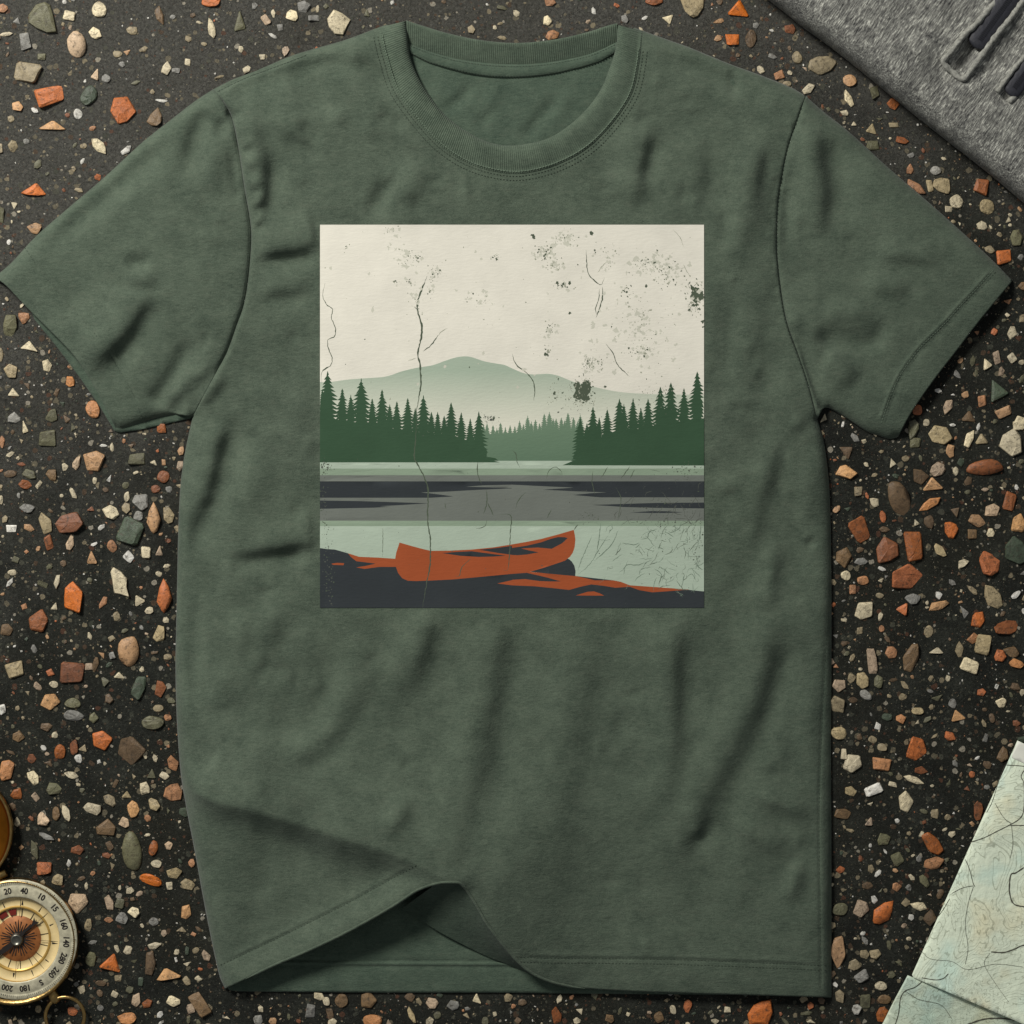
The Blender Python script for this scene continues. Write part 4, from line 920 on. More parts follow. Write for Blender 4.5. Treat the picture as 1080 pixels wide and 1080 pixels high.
# rolled edge of the lifted hem
def bead(name, pts, rad, dz, mat, parent):
    p = resample(np.asarray(pts, float), 2.5); z = cloth(p) + dz; n = normals2(p)
    vs, fs = [], []
    K = 8
    for i in range(len(p)):
        r_ = rad * min(1, .15 + i / 8, .15 + (len(p) - 1 - i) / 8)
        for k in range(K):
            a = 2 * math.pi * k / K
            q = p[i] + n[i] * math.cos(a) * r_
            vs.append(P(q[0], q[1], z[i] + math.sin(a) * r_))
    for i in range(len(p) - 1):
        for k in range(K):
            a = i * K + k; b = i * K + (k + 1) % K; fs.append((a, b, b + K, a + K))
    return mesh(name, vs, fs, mat, parent)
bead('hem_edge', np.concatenate([c_HUP[8:], c_HDN[1:62]]), 1.5, 0.1, M_SHIRT, front)
# ------------------------------------------------------------------ the printed picture (one ink film on the front panel)
def z1(*p): return [(330 + a * .19444, 230 + b * .19444) for a, b in p]
def z2(*p): return [(540 + a * .19444, 230 + b * .19444) for a, b in p]
def z3(*p): return [(330 + a * .19444, 440 + b * .19444) for a, b in p]
def z4(*p): return [(540 + a * .19444, 440 + b * .19444) for a, b in p]
X0, X1, Y0, Y1 = 337.5, 742.5, 237.0, 641.0
INK = ['sky', 'mountain', 'fartree', 'tree', 'water', 'waterband', 'greyband', 'dark', 'orange', 'worn', 'wornsoft', 'grime', 'scratch', 'faint']
L = []                                            # (ink, polygon) from the bottom up
def add(ink, poly): L.append((ink, [tuple(p) for p in poly]))
R = lambda y0, y1: [(X0, y0), (X1, y0), (X1, y1), (X0, y1)]
add('sky', R(Y0, Y1))
mt = z1((40, 890), (100, 888), (200, 875), (300, 868), (380, 862), (430, 850), (480, 832), (560, 813), (650, 798), (720, 773), (780, 755), (830, 750), (870, 757), (930, 777), (1000, 790), (1040, 797)) + \
     z2((0, 815), (60, 840), (110, 848), (160, 846), (200, 845), (250, 855), (300, 875), (350, 893), (430, 912), (520, 932), (600, 945), (700, 952), (760, 955), (1040, 960))
mt = [tuple(p) for p in smooth_pts(mt, 4)]
mt[0] = (X0, mt[0][1]); mt[-1] = (X1, mt[-1][1])
add('mountain', mt + [(X1, 480), (X0, 480)])
trng = random.Random(3)
def conifer(ink, x, y, hw, base):
    h = base - y; hw *= 1.12
    if h < 6: return
    left, right = [], []
    yy = y; step = max(1.9, hw * 0.42)
    k = 0
    while yy < base - step:
        f = min(1.3, (yy - y + step * .6) / (hw * 2.7))
        w = hw * (f ** 0.8) + trng.uniform(-.3, .3) * hw * .25
        yy += step * trng.uniform(.85, 1.2)
        for side, sg in ((left, -1), (right, 1)):
            ww = w * trng.uniform(.85, 1.12)
            side.append((x + sg * ww, yy + trng.uniform(-.2, .35) * step))
            side.append((x + sg * ww * 0.42, yy + step * trng.uniform(-.15, .1)))
    poly = [(x, y)] + [(x + .35, y + 1.2)] + right + [(x + hw, base), (x - hw, base)] + left[::-1] + [(x - .35, y + 1.2)]
    poly = [(min(max(a, X0), X1), b) for a, b in poly]
    add(ink, poly)
for x, y in ((510, 447), (513.7, 446), (520, 448), (524, 451), (528, 445.5), (533, 450), (538, 448), (543, 449), (548, 443), (552, 447), (556.5, 438), (560.5, 444), (564.7, 442), (569, 446), (574, 436), (579.5, 434), (583.5, 441), (586.6, 441), (592, 440), (595.5, 443), (599, 435), (605, 440), (609, 444), (612, 437)):
    conifer('fartree', x, y, 4.4, 486)
add('fartree', [(505, 462), (520, 457), (560, 456), (600, 454), (615, 455), (615, 486), (505, 486)])
for x, y, w in ((345.5, 391, 9.5), (361, 409.5, 6.5), (370, 416, 5.5), (381, 398.5, 8.8), (392.6, 420, 5.5), (403, 410.5, 8), (411, 426, 5), (418.5, 423, 6.5), (430, 419.5, 6.5), (438, 430, 4), (446.6, 416.5, 8), (455, 434, 4), (461.6, 434, 5), (468.5, 438, 4), (475.8, 424, 7.5), (486.5, 434.5, 5.5), (496, 441, 5), (505, 433.5, 7.5), (340, 410, 5)):
    conifer('tree', x, y, w, 487.7)
add('tree', [(X0, 438), (353, 442), (400, 449), (440, 457), (470, 461), (500, 466), (510, 470), (514, 476), (513, 482)] + z3((960, 217), (990, 222), (1017, 244)) + [(527.7, 487.7), (X0, 487.7)])
for x, y, w in ((735.4, 391.5, 8.5), (721.4, 409, 6.5), (707.6, 403, 8.5), (696.5, 407.5, 8), (683.5, 420, 7), (676, 430, 4), (667.7, 419.5, 7), (658, 425.5, 5), (653.3, 420, 7), (640.5, 431.5, 6), (632, 440, 4), (625.5, 428.5, 7), (612, 440, 6.5), (619, 446, 5)):
    conifer('tree', x, y, w, 491)
add('tree', z4((272, 261), (300, 245), (325, 234), (350, 231), (330, 222), (342, 190), (370, 150), (420, 130), (520, 95), (700, 60), (900, 25), (1042, 5), (1042, 262)))
add('water', R(491, 641) )
add('water', [(X0, 487.7), (527.7, 487.7), (521, 486), (600, 486), (604, 486.2), (593, 490.8), (X1, 491), (X1, 495), (X0, 495)])
add('waterband', R(494.2, 501.2)); add('greyband', R(501.2, 549.2)); add('waterband', R(549.2, 554.8))
add('dark', z3((38, 348), (1080, 348), (1080, 366), (920, 370), (830, 377), (940, 380), (1080, 384), (1080, 386), (900, 394), (720, 404), (585, 408), (640, 414), (700, 421), (762, 430), (640, 437), (38, 437)))
add('dark', z4((0, 348), (1042, 348), (1042, 435), (480, 435), (330, 422), (420, 413), (515, 408), (340, 402), (165, 393), (250, 388), (335, 382), (160, 374), (0, 366)))
add('dark', z3((38, 452), (250, 455), (630, 467), (520, 474), (360, 483), (420, 486), (330, 491), (38, 497)))
add('dark', z4((430, 476), (620, 470), (780, 465), (1042, 463), (1042, 495), (780, 492), (600, 487), (520, 481)))
add('dark', z4((640, 517), (760, 509), (840, 510), (930, 516), (840, 520), (760, 520)))
bot = [(X1, 641), (X0, 641)]
add('dark', z3((38, 710), (75, 715), (120, 718), (190, 738), (215, 765), (300, 778), (450, 788), (520, 840), (1080, 840)) + z4((0, 838), (90, 838), (350, 862), (550, 885), (640, 912), (960, 937), (1042, 945)) + bot)
add('orange', z3((190, 738), (250, 757), (360, 762), (446, 768), (470, 812), (360, 812), (280, 823), (235, 815), (300, 804), (340, 794), (300, 789), (235, 781), (205, 757)))
add('orange', z3((100, 795), (130, 790), (170, 792), (166, 803), (110, 801)))
add('orange', [tuple(p) for p in z4((90, 838), (200, 848), (350, 862), (450, 885), (550, 885), (590, 893), (640, 912), (800, 923), (965, 935), (860, 943), (760, 950), (690, 938), (640, 920), (560, 925), (500, 915), (430, 907), (370, 920), (310, 937), (220, 927), (120, 917), (0, 912))] + z3((1000, 902), (1080, 884)) + z4((0, 850)))
add('dark', z4((-80, 858), (0, 850), (80, 844), (150, 860), (200, 872), (265, 891), (200, 891), (150, 889), (70, 878), (0, 882), (-60, 886)))
add('orange', z4((345, 967), (410, 947), (445, 945), (475, 955), (500, 968)))
add('dark', z4((100, 838), (200, 795), (290, 760), (312, 772), (325, 784), (338, 805), (345, 835), (343, 862), (200, 849)))
can = z3((470, 680), (540, 700), (600, 716), (640, 725), (740, 724), (860, 718), (980, 706), (1080, 690)) + z4((80, 676), (160, 660), (250, 636), (335, 611), (341, 640), (344, 665), (340, 705), (330, 735), (315, 757), (288, 778), (200, 808), (100, 838), (0, 850)) + z3((900, 867), (760, 880), (640, 886), (560, 889), (515, 887), (485, 874), (462, 845), (448, 805), (446, 770), (452, 735))
add('orange', can)
add('dark', z3((700, 737), (780, 731), (860, 727), (960, 740), (1050, 752), (980, 756), (900, 758), (800, 752)))
add('dark', z3((900, 719), (1000, 709), (1080, 698)) + z4((0, 709), (80, 697), (160, 678), (210, 660), (250, 650), (285, 651), (302, 656), (270, 685), (215, 714), (140, 707), (50, 712), (90, 722), (145, 733), (80, 745), (30, 749), (0, 747)) + z3((1060, 744), (1000, 736)))
# cracks in the ink: tapered wandering strips
def crack(pts, w, ink='worn', jitter=0.35):
    p = resample(smooth_pts(pts, 5), 2.2)
    if len(p) < 3: return
    p = p + np.array([(trng.uniform(-jitter, jitter), trng.uniform(-jitter, jitter)) for _ in p])
    n = normals2(p)
    k = len(p)
    ww = np.array([w * min(1, 4 * i / k + .15, 4 * (k - 1 - i) / k + .15) * trng.uniform(.55, 1.25) for i in range(k)])
    a = p + n * ww[:, None] / 2; b = p - n * ww[:, None] / 2
    poly = np.concatenate([a, b[::-1]])
    poly[:, 0] = np.clip(poly[:, 0], X0, X1); poly[:, 1] = np.clip(poly[:, 1], Y0, Y1)
    add(ink, poly)
crack(z1((618, 315), (600, 370), (575, 425), (567, 495), (580, 545), (592, 590), (587, 650), (570, 735), (580, 790), (586, 900), (570, 1000), (557, 1080)), 1.7)
crack(z3((557, -30), (562, 0), (557, 120), (550, 220), (570, 260), (605, 330), (625, 400), (622, 560), (637, 660), (635, 800), (620, 880), (600, 1000), (595, 1033)), 1.5)
crack(z1((605, 350), (585, 400), (572, 440)), 1.6); crack(z1((545, 480), (566, 497)), 1.0); crack(z1((580, 545), (590, 600), (584, 650)), 1.6)
crack(z1((68, 350), (52, 420), (75, 470), (108, 495), (100, 540), (122, 600), (118, 640), (82, 660), (85, 710), (105, 760), (95, 800), (50, 830), (47, 900)), 0.9)
crack(z1((95, 800), (70, 815), (50, 832)), 1.3)
for pts, w in ((z2((402, 175), (412, 295), (450, 340), (482, 362), (500, 325)), .9), (z2((490, 375), (490, 440), (455, 540)), 1.1), (z2((475, 385), (470, 440), (453, 490), (458, 525)), .7),
               (z2((510, 680), (550, 740), (575, 800), (640, 862)), .8), (z2((0, 735), (20, 790), (90, 850), (122, 910), (118, 990)), .9), (z2((465, 295), (490, 260), (520, 232)), .6), (z2((870, 60), (915, 110), (928, 155)), .5), (z2((930, 250), (965, 320)), .5),
               (z3((893, 245), (895, 310), (915, 365)), .9), (z3((940, 390), (945, 460), (925, 525)), .8), (z3((945, 460), (965, 500), (980, 535)), .8), (z3((945, 560), (930, 595), (885, 605)), .8), (z3((1018, 527), (1075, 535), (1070, 640), (1060, 820), (1030, 828)), .8), (z3((860, 765), (810, 810), (795, 860), (770, 862)), .7), (z3((715, 465), (722, 495)), .7),
               (z4((0, 180), (20, 200), (30, 250), (45, 272)), .8), (z4((185, 332), (205, 285), (235, 270), (265, 290), (272, 315)), .7), (z4((75, 405), (35, 450), (18, 500)), .7), (z4((215, 500), (190, 550)), .7), (z4((360, 580), (335, 612)), .9), (z4((480, 575), (475, 640), (460, 735)), .8), (z4((575, 615), (555, 665), (520, 715), (445, 780)), .8),
               (z4((435, 640), (400, 720), (355, 830)), .6), (z4((520, 640), (470, 720), (420, 800), (360, 850)), .6), (z4((595, 683), (660, 692), (690, 680)), .8), (z4((790, 605), (745, 625), (735, 655), (700, 662)), .8), (z4((605, 855), (620, 805), (690, 800), (720, 785)), .8), (z4((920, 570), (905, 605), (850, 630)), .8), (z4((935, 850), (920, 930)), .7), (z4((1025, 580), (1020, 640), (1005, 700)), .8), (z4((640, 265), (590, 335)), .7), (z4((665, 285), (640, 330)), .8), (z4((520, 268), (480, 335)), .6), (z4((440, 290), (435, 350), (450, 420)), .6),
               (z4((560, 380), (590, 440), (575, 560)), .6), (z4((770, 820), (810, 850), (800, 900)), .6), (z4((990, 785), (1020, 820), (1038, 830)), .8), (z4((945, 870), (975, 850), (1000, 890)), .6),
               (z3((380, 600), (378, 760)), .4), (z1((595, 725), (640, 690), (685, 630)), 1.0), (z1((675, 640), (705, 610), (730, 600)), .6), (z1((515, 775), (560, 760)), .5)):
    crack(pts, w + .15, ('scratch' if (pts[0][0] > 610 and pts[0][1] > 548) else 'worn') if (w > .62 or pts[0][1] > 490) else 'wornsoft')
for k in range(170):
    t = trng.random()
    x = X1 - abs(trng.gauss(0, 48)) - 2; y = trng.gauss(575, 38)
    if x < 612 or not 492 < y < 628: continue
    an = trng.choice([trng.gauss(2.1, .3), trng.uniform(0, 3.14)]); l = trng.uniform(3, 17)
    c_, s_ = math.cos(an) * l / 2, math.sin(an) * l / 2; bd = trng.uniform(-3, 3)
    crack([(x - c_, y - s_), (x + bd, y + bd * .5), (x + c_, y + s_)], trng.uniform(.35, .7), ('scratch' if trng.random() < .7 else 'worn') if y > 555 else 'grime', .5)
def blot(x, y, r, ink='worn', ragged=.4):
    n = 6 if r < 1.0 else (10 if r < 3 else 26)
    a0 = trng.uniform(0, 6); ragged = min(.85, ragged * 1.4); r *= trng.uniform(.7, 1.25)
    add(ink, [(min(max(x + math.cos(a0 + i * 6.283 / n) * r * trng.uniform(1 - ragged, 1 + ragged), X0), X1), min(max(y + math.sin(a0 + i * 6.283 / n) * r * trng.uniform(1 - ragged, 1 + ragged), Y0), Y1)) for i in range(n)])
def poly_blot(p):
    c = np.array(p).mean(0)
    q = resample(np.array(list(p) + [p[0]], float), 1.1)[:-1]
    add('worn', [(a + trng.uniform(-.8, .8), b + trng.uniform(-.8, .8)) for a, b in q])
    for k in range(90):
        a = trng.uniform(0, 6.283); r_ = 9 + abs(trng.gauss(0, 4.5)); x, y = c[0] + math.cos(a) * r_ * .9, c[1] + math.sin(a) * r_
        if x < X1 - .5: blot(x, y, trng.uniform(.3, .9), trng.choice(['worn', 'wornsoft', 'wornsoft']), .6)
    for k in range(9):
        a = trng.uniform(0, 6.283); blot(min(X1 - 1, c[0] + math.cos(a) * 4), c[1] + math.sin(a) * 4.5, trng.uniform(.4, .9), 'wornsoft', .6)
poly_blot(z2((335, 905), (360, 885), (375, 905), (392, 880), (418, 878), (430, 915), (425, 945), (410, 955), (420, 985), (405, 998), (375, 985), (345, 985), (330, 962), (345, 940)))
for p, r in ((z2((348, 905)), 2.2), (z2((410, 975)), 2.6), (z2((505, 915)), 1.2), (z2((275, 948)), 1.0), (z2((230, 955)), 1.8)): blot(p[0][0], p[0][1], r, 'worn', .5)
poly_blot(z2((962, 352), (975, 370), (1010, 380), (1030, 395), (1042, 412), (1042, 440), (1025, 445), (1000, 462), (980, 450), (965, 425), (975, 400)))
for p, r in ((z2((985, 475)), 1.6), (z2((1012, 492)), 1.3), (z2((1035, 560)), 1.8), (z2((1038, 590)), 1.5), (z2((1000, 470)), 1.4)): blot(p[0][0], p[0][1], r, 'worn', .5)
def cloud(cx, cy, sx, sy, n, r0, r1, soft=.6):
    if cy < 400:
        for _ in range(n if soft > .45 else n // 3):
            x, y = trng.gauss(cx, sx * 1.1), trng.gauss(cy, sy * 1.1)
            if X0 + 4 < x < X1 - 4 and Y0 + 4 < y < 410: blot(x, y, trng.uniform(.5, 2.2), 'faint', .7)
    for _ in range(int(n * 1.8)):
        x, y = trng.gauss(cx, sx), trng.gauss(cy, sy)
        if not (X0 + 1 < x < X1 - 1 and Y0 + 1 < y < Y1 - 1): continue
        r = r0 + (r1 - r0) * trng.random() ** 3
        blot(x, y, r, 'worn' if trng.random() > soft else ('wornsoft' if y < 430 else 'grime'), .6)
for (c, sx, sy, n, r1, so) in ((z2((180, 185)), 5, 4, 26, 1.5, .5), (z2((230, 262)), 4.5, 3, 16, 1.2, .5), (z2((275, 360)), 6, 3, 14, 1.5, .4), (z2((290, 110)), 7, 5, 30, .9, .9), (z2((205, 600)), 3, 5, 12, 1.1, .5), (z2((185, 710)), 2, 4, 7, 1.5, .4),
        (z2((430, 785)), 6, 5, 55, .9, .4), (z2((740, 260)), 9, 6, 40, 1.1, .5), (z2((850, 300)), 7, 8, 28, 1.1, .5), (z2((630, 400)), 4, 4, 16, 1.3, .4), (z2((700, 570)), 9, 12, 30, .9, .85), (z2((700, 725)), 7, 3, 18, 1.2, .5), (z2((700, 660)), 26, 24, 46, .7, .8),
        (z2((240, 960)), 6, 6, 20, .9, .6), (z2((390, 1010)), 14, 6, 30, .8, .5), (z2((780, 960)), 14, 10, 40, .8, .6), (z2((990, 480)), 4, 6, 14, 1.1, .4), (z2((520, 200)), 6, 8, 14, .9, .5),
        (z1((525, 215)), 6, 5, 22, .9, .6), (z1((445, 345)), 2.5, 1.5, 6, 1.1, .3), (z1((530, 350)), 2, 2, 6, 1.3, .3), (z1((665, 300)), 5, 4, 12, .8, .5), (z1((420, 80)), 4, 7, 10, .9, .6), (z1((1000, 212)), 4, 1.5, 8, 1.5, .3), (z1((900, 440)), 9, 4, 14, .8, .6), (z1((560, 450)), 3, 6, 12, .7, .5), (z1((640, 390)), 2, 4, 8, .9, .6), (z1((180, 158)), 2, 2, 4, .9, .4),
        (z3((960, 10)), 4, 3, 20, 1.2, .6), (z4((830, 560)), 12, 9, 46, .8, .6), (z4((960, 290)), 10, 4, 36, .8, .5), (z4((1000, 640)), 6, 18, 40, .8, .6), (z3((60, 640)), 4, 14, 26, .9, .6), (z3((65, 270)), 3, 4, 26, 1.0, .5), (z3((55, 430)), 3, 12, 24, .7, .6), (z3((85, 880)), 3, 20, 44, .8, .7), (z4((400, 540)), 6, 3, 16, .7, .5)):
    cloud(c[0][0], c[0][1], sx, sy, n, .34, r1, so)
cloud(540, 320, 120, 60, 70, .2, .8, .7); cloud(540, 560, 130, 45, 46, .2, .6, .8); cloud(700, 570, 30, 40, 60, .2, .7, .7)
for p, r in ((z1((570, 218)), 1.4), (z1((690, 283)), .9), (z1((625, 260)), .8), (z2((115, 95)), 2.0), (z2((118, 108)), 1.4), (z2((432, 82)), 1.6), (z2((277, 358)), 1.7), (z2((313, 352)), 1.5), (z2((313, 515)), 1.4), (z2((180, 738)), 1.6), (z2((788, 175)), 1.1), (z2((728, 370)), 1.9), (z2((875, 335)), 1.2), (z2((918, 287)), .9), (z2((357, 253)), .8), (z2((448, 175)), 1.1), (z2((620, 402)), 1.9)): blot(p[0][0], p[0][1], r)

# one planar partition of all shapes
pts, edges = [], []
xs = np.linspace(X0, X1, 68); ys = np.linspace(Y0, Y1, 68)
gp = [(a, b) for a in xs[1:-1] for b in ys[1:-1]]
def clean(poly):
    out = []
    for p in poly:
        p = (min(max(p[0], X0), X1), min(max(p[1], Y0), Y1))
        if not out or abs(p[0] - out[-1][0]) + abs(p[1] - out[-1][1]) > 0.02: out.append(p)
    if len(out) > 1 and abs(out[0][0] - out[-1][0]) + abs(out[0][1] - out[-1][1]) < 0.02: out.pop()
    return out
L = [(k, clean(p)) for k, p in L]; L = [(k, p) for k, p in L if len(p) > 2]
for k, p in L:
    o = len(pts); pts += p; edges += [(o + i, o + (i + 1) % len(p)) for i in range(len(p))]
for s in (xs,):
    for a in xs[1:-1]: pts += [(a, Y0), (a, Y1)]
    for b in ys[1:-1]: pts += [(X0, b), (X1, b)]
pts += gp
r = delaunay_2d_cdt([Vector(p) for p in pts], edges, [], 0, 1e-3)
pv = np.array([(p.x, p.y) for p in r[0]]); pf = np.array([t for t in r[2] if len(t) == 3])
cen = pv[pf].mean(1)
ink = np.zeros(len(pf), int)
for k, p in L:
    a = np.array(p); lo = a.min(0) - .01; hi = a.max(0) + .01
    m = np.where((cen[:, 0] > lo[0]) & (cen[:, 0] < hi[0]) & (cen[:, 1] > lo[1]) & (cen[:, 1] < hi[1]))[0]
    if len(m): ink[m[inside(cen[m], a)]] = INK.index(k)
v0, v1, v2 = pv[pf[:, 0]], pv[pf[:, 1]], pv[pf[:, 2]]
ar = (v1[:, 0] - v0[:, 0]) * (v2[:, 1] - v0[:, 1]) - (v1[:, 1] - v0[:, 1]) * (v2[:, 0] - v0[:, 0])
pf = np.where((ar > 0)[:, None], pf[:, ::-1], pf)
ok = np.abs(ar) > 1e-6
pf, ink = pf[ok], ink[ok]

def ink_mat(name, col, col2=None, grain=0.5, y0=None, y1=None):
    m, nt, bs = newmat('ink_' + name)
    v = mapped(nt)
    if col2 is not None:                          # a printed colour blend from top to bottom of the motif
        sx = N(nt, 'ShaderNodeSeparateXYZ', {0: v})
        t = N(nt, 'ShaderNodeMapRange', {0: sx.outputs[1], 1: P(0, y0)[1], 2: P(0, y1)[1], 3: 0.0, 4: 1.0}).outputs[0]
        c = ramp(nt, t, [(0.0, lin(col)), (1.0, lin(col2))])
    else:
        l = lin(col)
        c = ramp(nt, noise(nt, v, 40, 4, .6), [(.3, tuple(x * .95 for x in l[:3]) + (1,)), (.7, tuple(min(1, x * 1.04) for x in l[:3]) + (1,))])
    # fine wear where the cloth shows through
    w = ramp(nt, noise(nt, v, 700, 5, .75), [(.66, 0.0), (.80, 1.0)])
    w2 = ramp(nt, noise(nt, v, 45, 3, .6), [(.45, 0.0), (.75, 1.0)])
    c = mixc(nt, math_(nt, 'MULTIPLY', math_(nt, 'MULTIPLY', w, w2), grain), c, lin((110, 118, 100)))
    nt.links.new(c, bs.inputs['Base Color'])
    bs.inputs['Roughness'].default_value = .85
    bump(nt, bs, noise(nt, mapped(nt, (.34, 1, 1)), 520, 4, .65), .22, .0010)
    bs.inputs['Specular IOR Level'].default_value = .15
    return m
IM = {'sky': ink_mat('cream_sky', (229, 225, 211), grain=.35), 'mountain': ink_mat('sage_mountain', (166, 181, 162), (224, 222, 205), .3, 392, 452),
      'fartree': ink_mat('mid_green_trees', (112, 136, 112), (98, 122, 100), .4, 440, 486), 'tree': ink_mat('deep_green_trees', (58, 84, 62), grain=.35),
      'water': ink_mat('pale_sage_water', (173, 188, 170), grain=.6), 'waterband': ink_mat('sage_water', (141, 159, 137), grain=.4), 'greyband': ink_mat('grey_water', (114, 119, 112), grain=.5),
      'dark': ink_mat('slate_dark', (53, 58, 61), grain=.3), 'orange': ink_mat('canoe_orange', (162, 82, 48), grain=.35),
      'worn': ink_mat('worn_through', (82, 92, 76), grain=.2), 'faint': ink_mat('faint_wear', (203, 202, 186), grain=.6), 'scratch': ink_mat('scratched', (112, 128, 112), grain=.3), 'grime': ink_mat('dulled', (84, 88, 80), grain=.3), 'wornsoft': ink_mat('half_worn', (160, 162, 144), grain=.6)}
pz = cloth(pv) + 0.55
mesh('printed_picture', PA(pv, pz), pf, [IM[k] for k in INK], front, midx=ink)
# ------------------------------------------------------------------ compass
def lathe(name, cx, cy, prof, mats, parent, n=72, midx=None, sx=1.0):
    c = np.array(P(cx, cy, prof[0][1]))[:2]
    vs, fs, mi = [], [], []
    m = len(prof)
    for i in range(n):
        a = 2 * math.pi * i / n
        for r_, z in prof: vs.append((c[0] + math.cos(a) * r_ * S, c[1] + math.sin(a) * r_ * S, z * S))
    for i in range(n):
        for k in range(m - 1):
            a = i * m + k; b = ((i + 1) % n) * m + k
            fs.append((a, b, b + 1, a + 1)); mi.append(midx[k] if midx else 0)
    return mesh(name, vs, fs, mats, parent, midx=mi)

def tube(name, pts3, rad, mat, parent, n=10, closed=False, flat=1.0):
    p = [np.array(q, float) for q in pts3]
    vs, fs = [], []
    m = len(p)
    for i in range(m):
        t = (p[(i + 1) % m] - p[(i - 1) % m]) if closed else (p[min(i + 1, m - 1)] - p[max(i - 1, 0)])
        t /= max(np.linalg.norm(t), 1e-9)
        u = np.cross(t, (0, 0, 1)); u /= max(np.linalg.norm(u), 1e-9); w = np.cross(u, t)
        r_ = rad[i] if hasattr(rad, '__len__') else rad
        for k in range(n):
            a = 2 * math.pi * k / n
            vs.append(p[i] + (u * math.cos(a) + w * math.sin(a) * flat) * r_ * S)
    for i in range(m if closed else m - 1):
        for k in range(n):
            a = i * n + k; b = i * n + (k + 1) % n; c = ((i + 1) % m) * n + (k + 1) % n; d = ((i + 1) % m) * n + k
            fs.append((a, b, c, d))
    if not closed:
        fs.append(tuple(range(n))[::-1]); fs.append(tuple((m - 1) * n + k for k in range(n)))
    return mesh(name, vs, fs, mat, parent)

M_BRASS = plain('aged_brass', (176, 146, 92), 0.34, 1.0, .22, 260, .0006)
M_AMBER = plain('amber_brass_dish', (168, 106, 34), 0.30, 1.0, .18, 90)
M_SILVER = plain('brushed_pale_metal_ring', (188, 182, 156), 0.5, 0.15, .26, 220, .0004)
M_CREAM = plain('cream_dial_paper', (222, 198, 142), 0.6, 0, .08, 200)
M_GOLD = plain('golden_dial_wall', (198, 160, 84), 0.4, .5, .15, 200)
M_ORANGE = plain('copper_dial_disc', (158, 98, 50), 0.5, .2, .22, 240)
M_BLACK = plain('black_paint', (30, 24, 20), 0.5, 0, .2, 300)
M_STEEL = plain('dull_steel', (120, 118, 108), 0.35, .9, .2, 300)
M_RED = plain('dark_red_enamel', (112, 30, 20), 0.45, 0, .15, 300)
CX, CY = 18.0, 991.0
comp = thing('compass', P(CX, CY, 0), 'round brass pocket compass lying open with numbered pale dial ring', 'compass')
lathe('case', CX, CY, [(60, 0), (64.5, 1.0), (66.5, 4), (66.5, 12), (66.0, 15), (64.6, 17), (63.4, 17.4), (62.6, 16.6), (60, 16)], M_BRASS, comp)
ring = lathe('dial_ring', CX, CY, [(63.0, 16.2), (62.0, 16.9), (58.2, 17.1), (57.4, 16.5), (56.6, 16.9), (46, 16.9), (44.6, 16.6), (44.2, 15.5)], M_SILVER, comp)
face = lathe('dial_face', CX, CY, [(44.4, 16.4), (44.0, 13.4), (35.0, 12.6), (34.2, 13.2), (32.6, 13.2), (32.0, 11.0), (24.0, 10.6), (23.4, 11.2), (2.0, 11.3)], [M_GOLD, M_CREAM, M_ORANGE], comp,
             midx=[0, 1, 0, 0, 0, 1, 2, 2])
def radial(name, items, mat, parent, h=0.35):
    """items: (angle clockwise from up, r0, r1, width0, width1, z)"""
    vs, fs = [], []
    c = np.array(P(CX, CY, 17))[:2]
    for an, r0, r1, w0, w1, z in items:
        t = math.radians(an); d = np.array((math.sin(t), math.cos(t))); q = np.array((d[1], -d[0]))
        o = len(vs)
        for zz in (z, z + h):
            for r_, w in ((r0, -w0), (r0, w0), (r1, w1), (r1, -w1)):
                p = c + (d * r_ + q * w / 2) * S; vs.append((p[0], p[1], zz * S))
        for g in ((4, 5, 6, 7), (0, 1, 5, 4), (1, 2, 6, 5), (2, 3, 7, 6), (3, 0, 4, 7)): fs.append(tuple(k + o for k in g))
    return mesh(name, vs, fs, mat, parent, smooth=False)
ticks = []
for a in range(0, 360, 30):
    ticks.append((a + 7, 36, 42 if a % 60 else 40.5, 1.7 if a % 90 == 0 else 1.1, .5, 12.9))
for a in range(0, 360, 2): ticks.append((a, 58.6, 60.2 if a % 10 else 61.4, .35, .35, 17.0))
radial('tick_marks', ticks, M_BLACK, ring)
lines = [(a + 8, 22.8, 32, .55, .55, 11.0) for a in range(0, 360, 24)] + [(a, 6, 15 if (a // 20) % 2 else 20, 2.4, .2, 11.3) for a in range(0, 360, 20)] + [(a + 10, 9, 18, .2, 1.2, 11.3) for a in range(0, 360, 20)] + [(a + 4, 23.5, 43.5, .35, .3, 12.9) for a in range(0, 360, 45)]
radial('rose_lines', lines, M_BLACK, face)
# red ornaments of the rose
radial('rose_ornaments', [(-33, 26, 35, 9, 9, 11.2), (-12, 25, 31, 6, 9, 11.2), (-58, 25, 32, 6, 8, 11.2)], M_RED, face, .5)
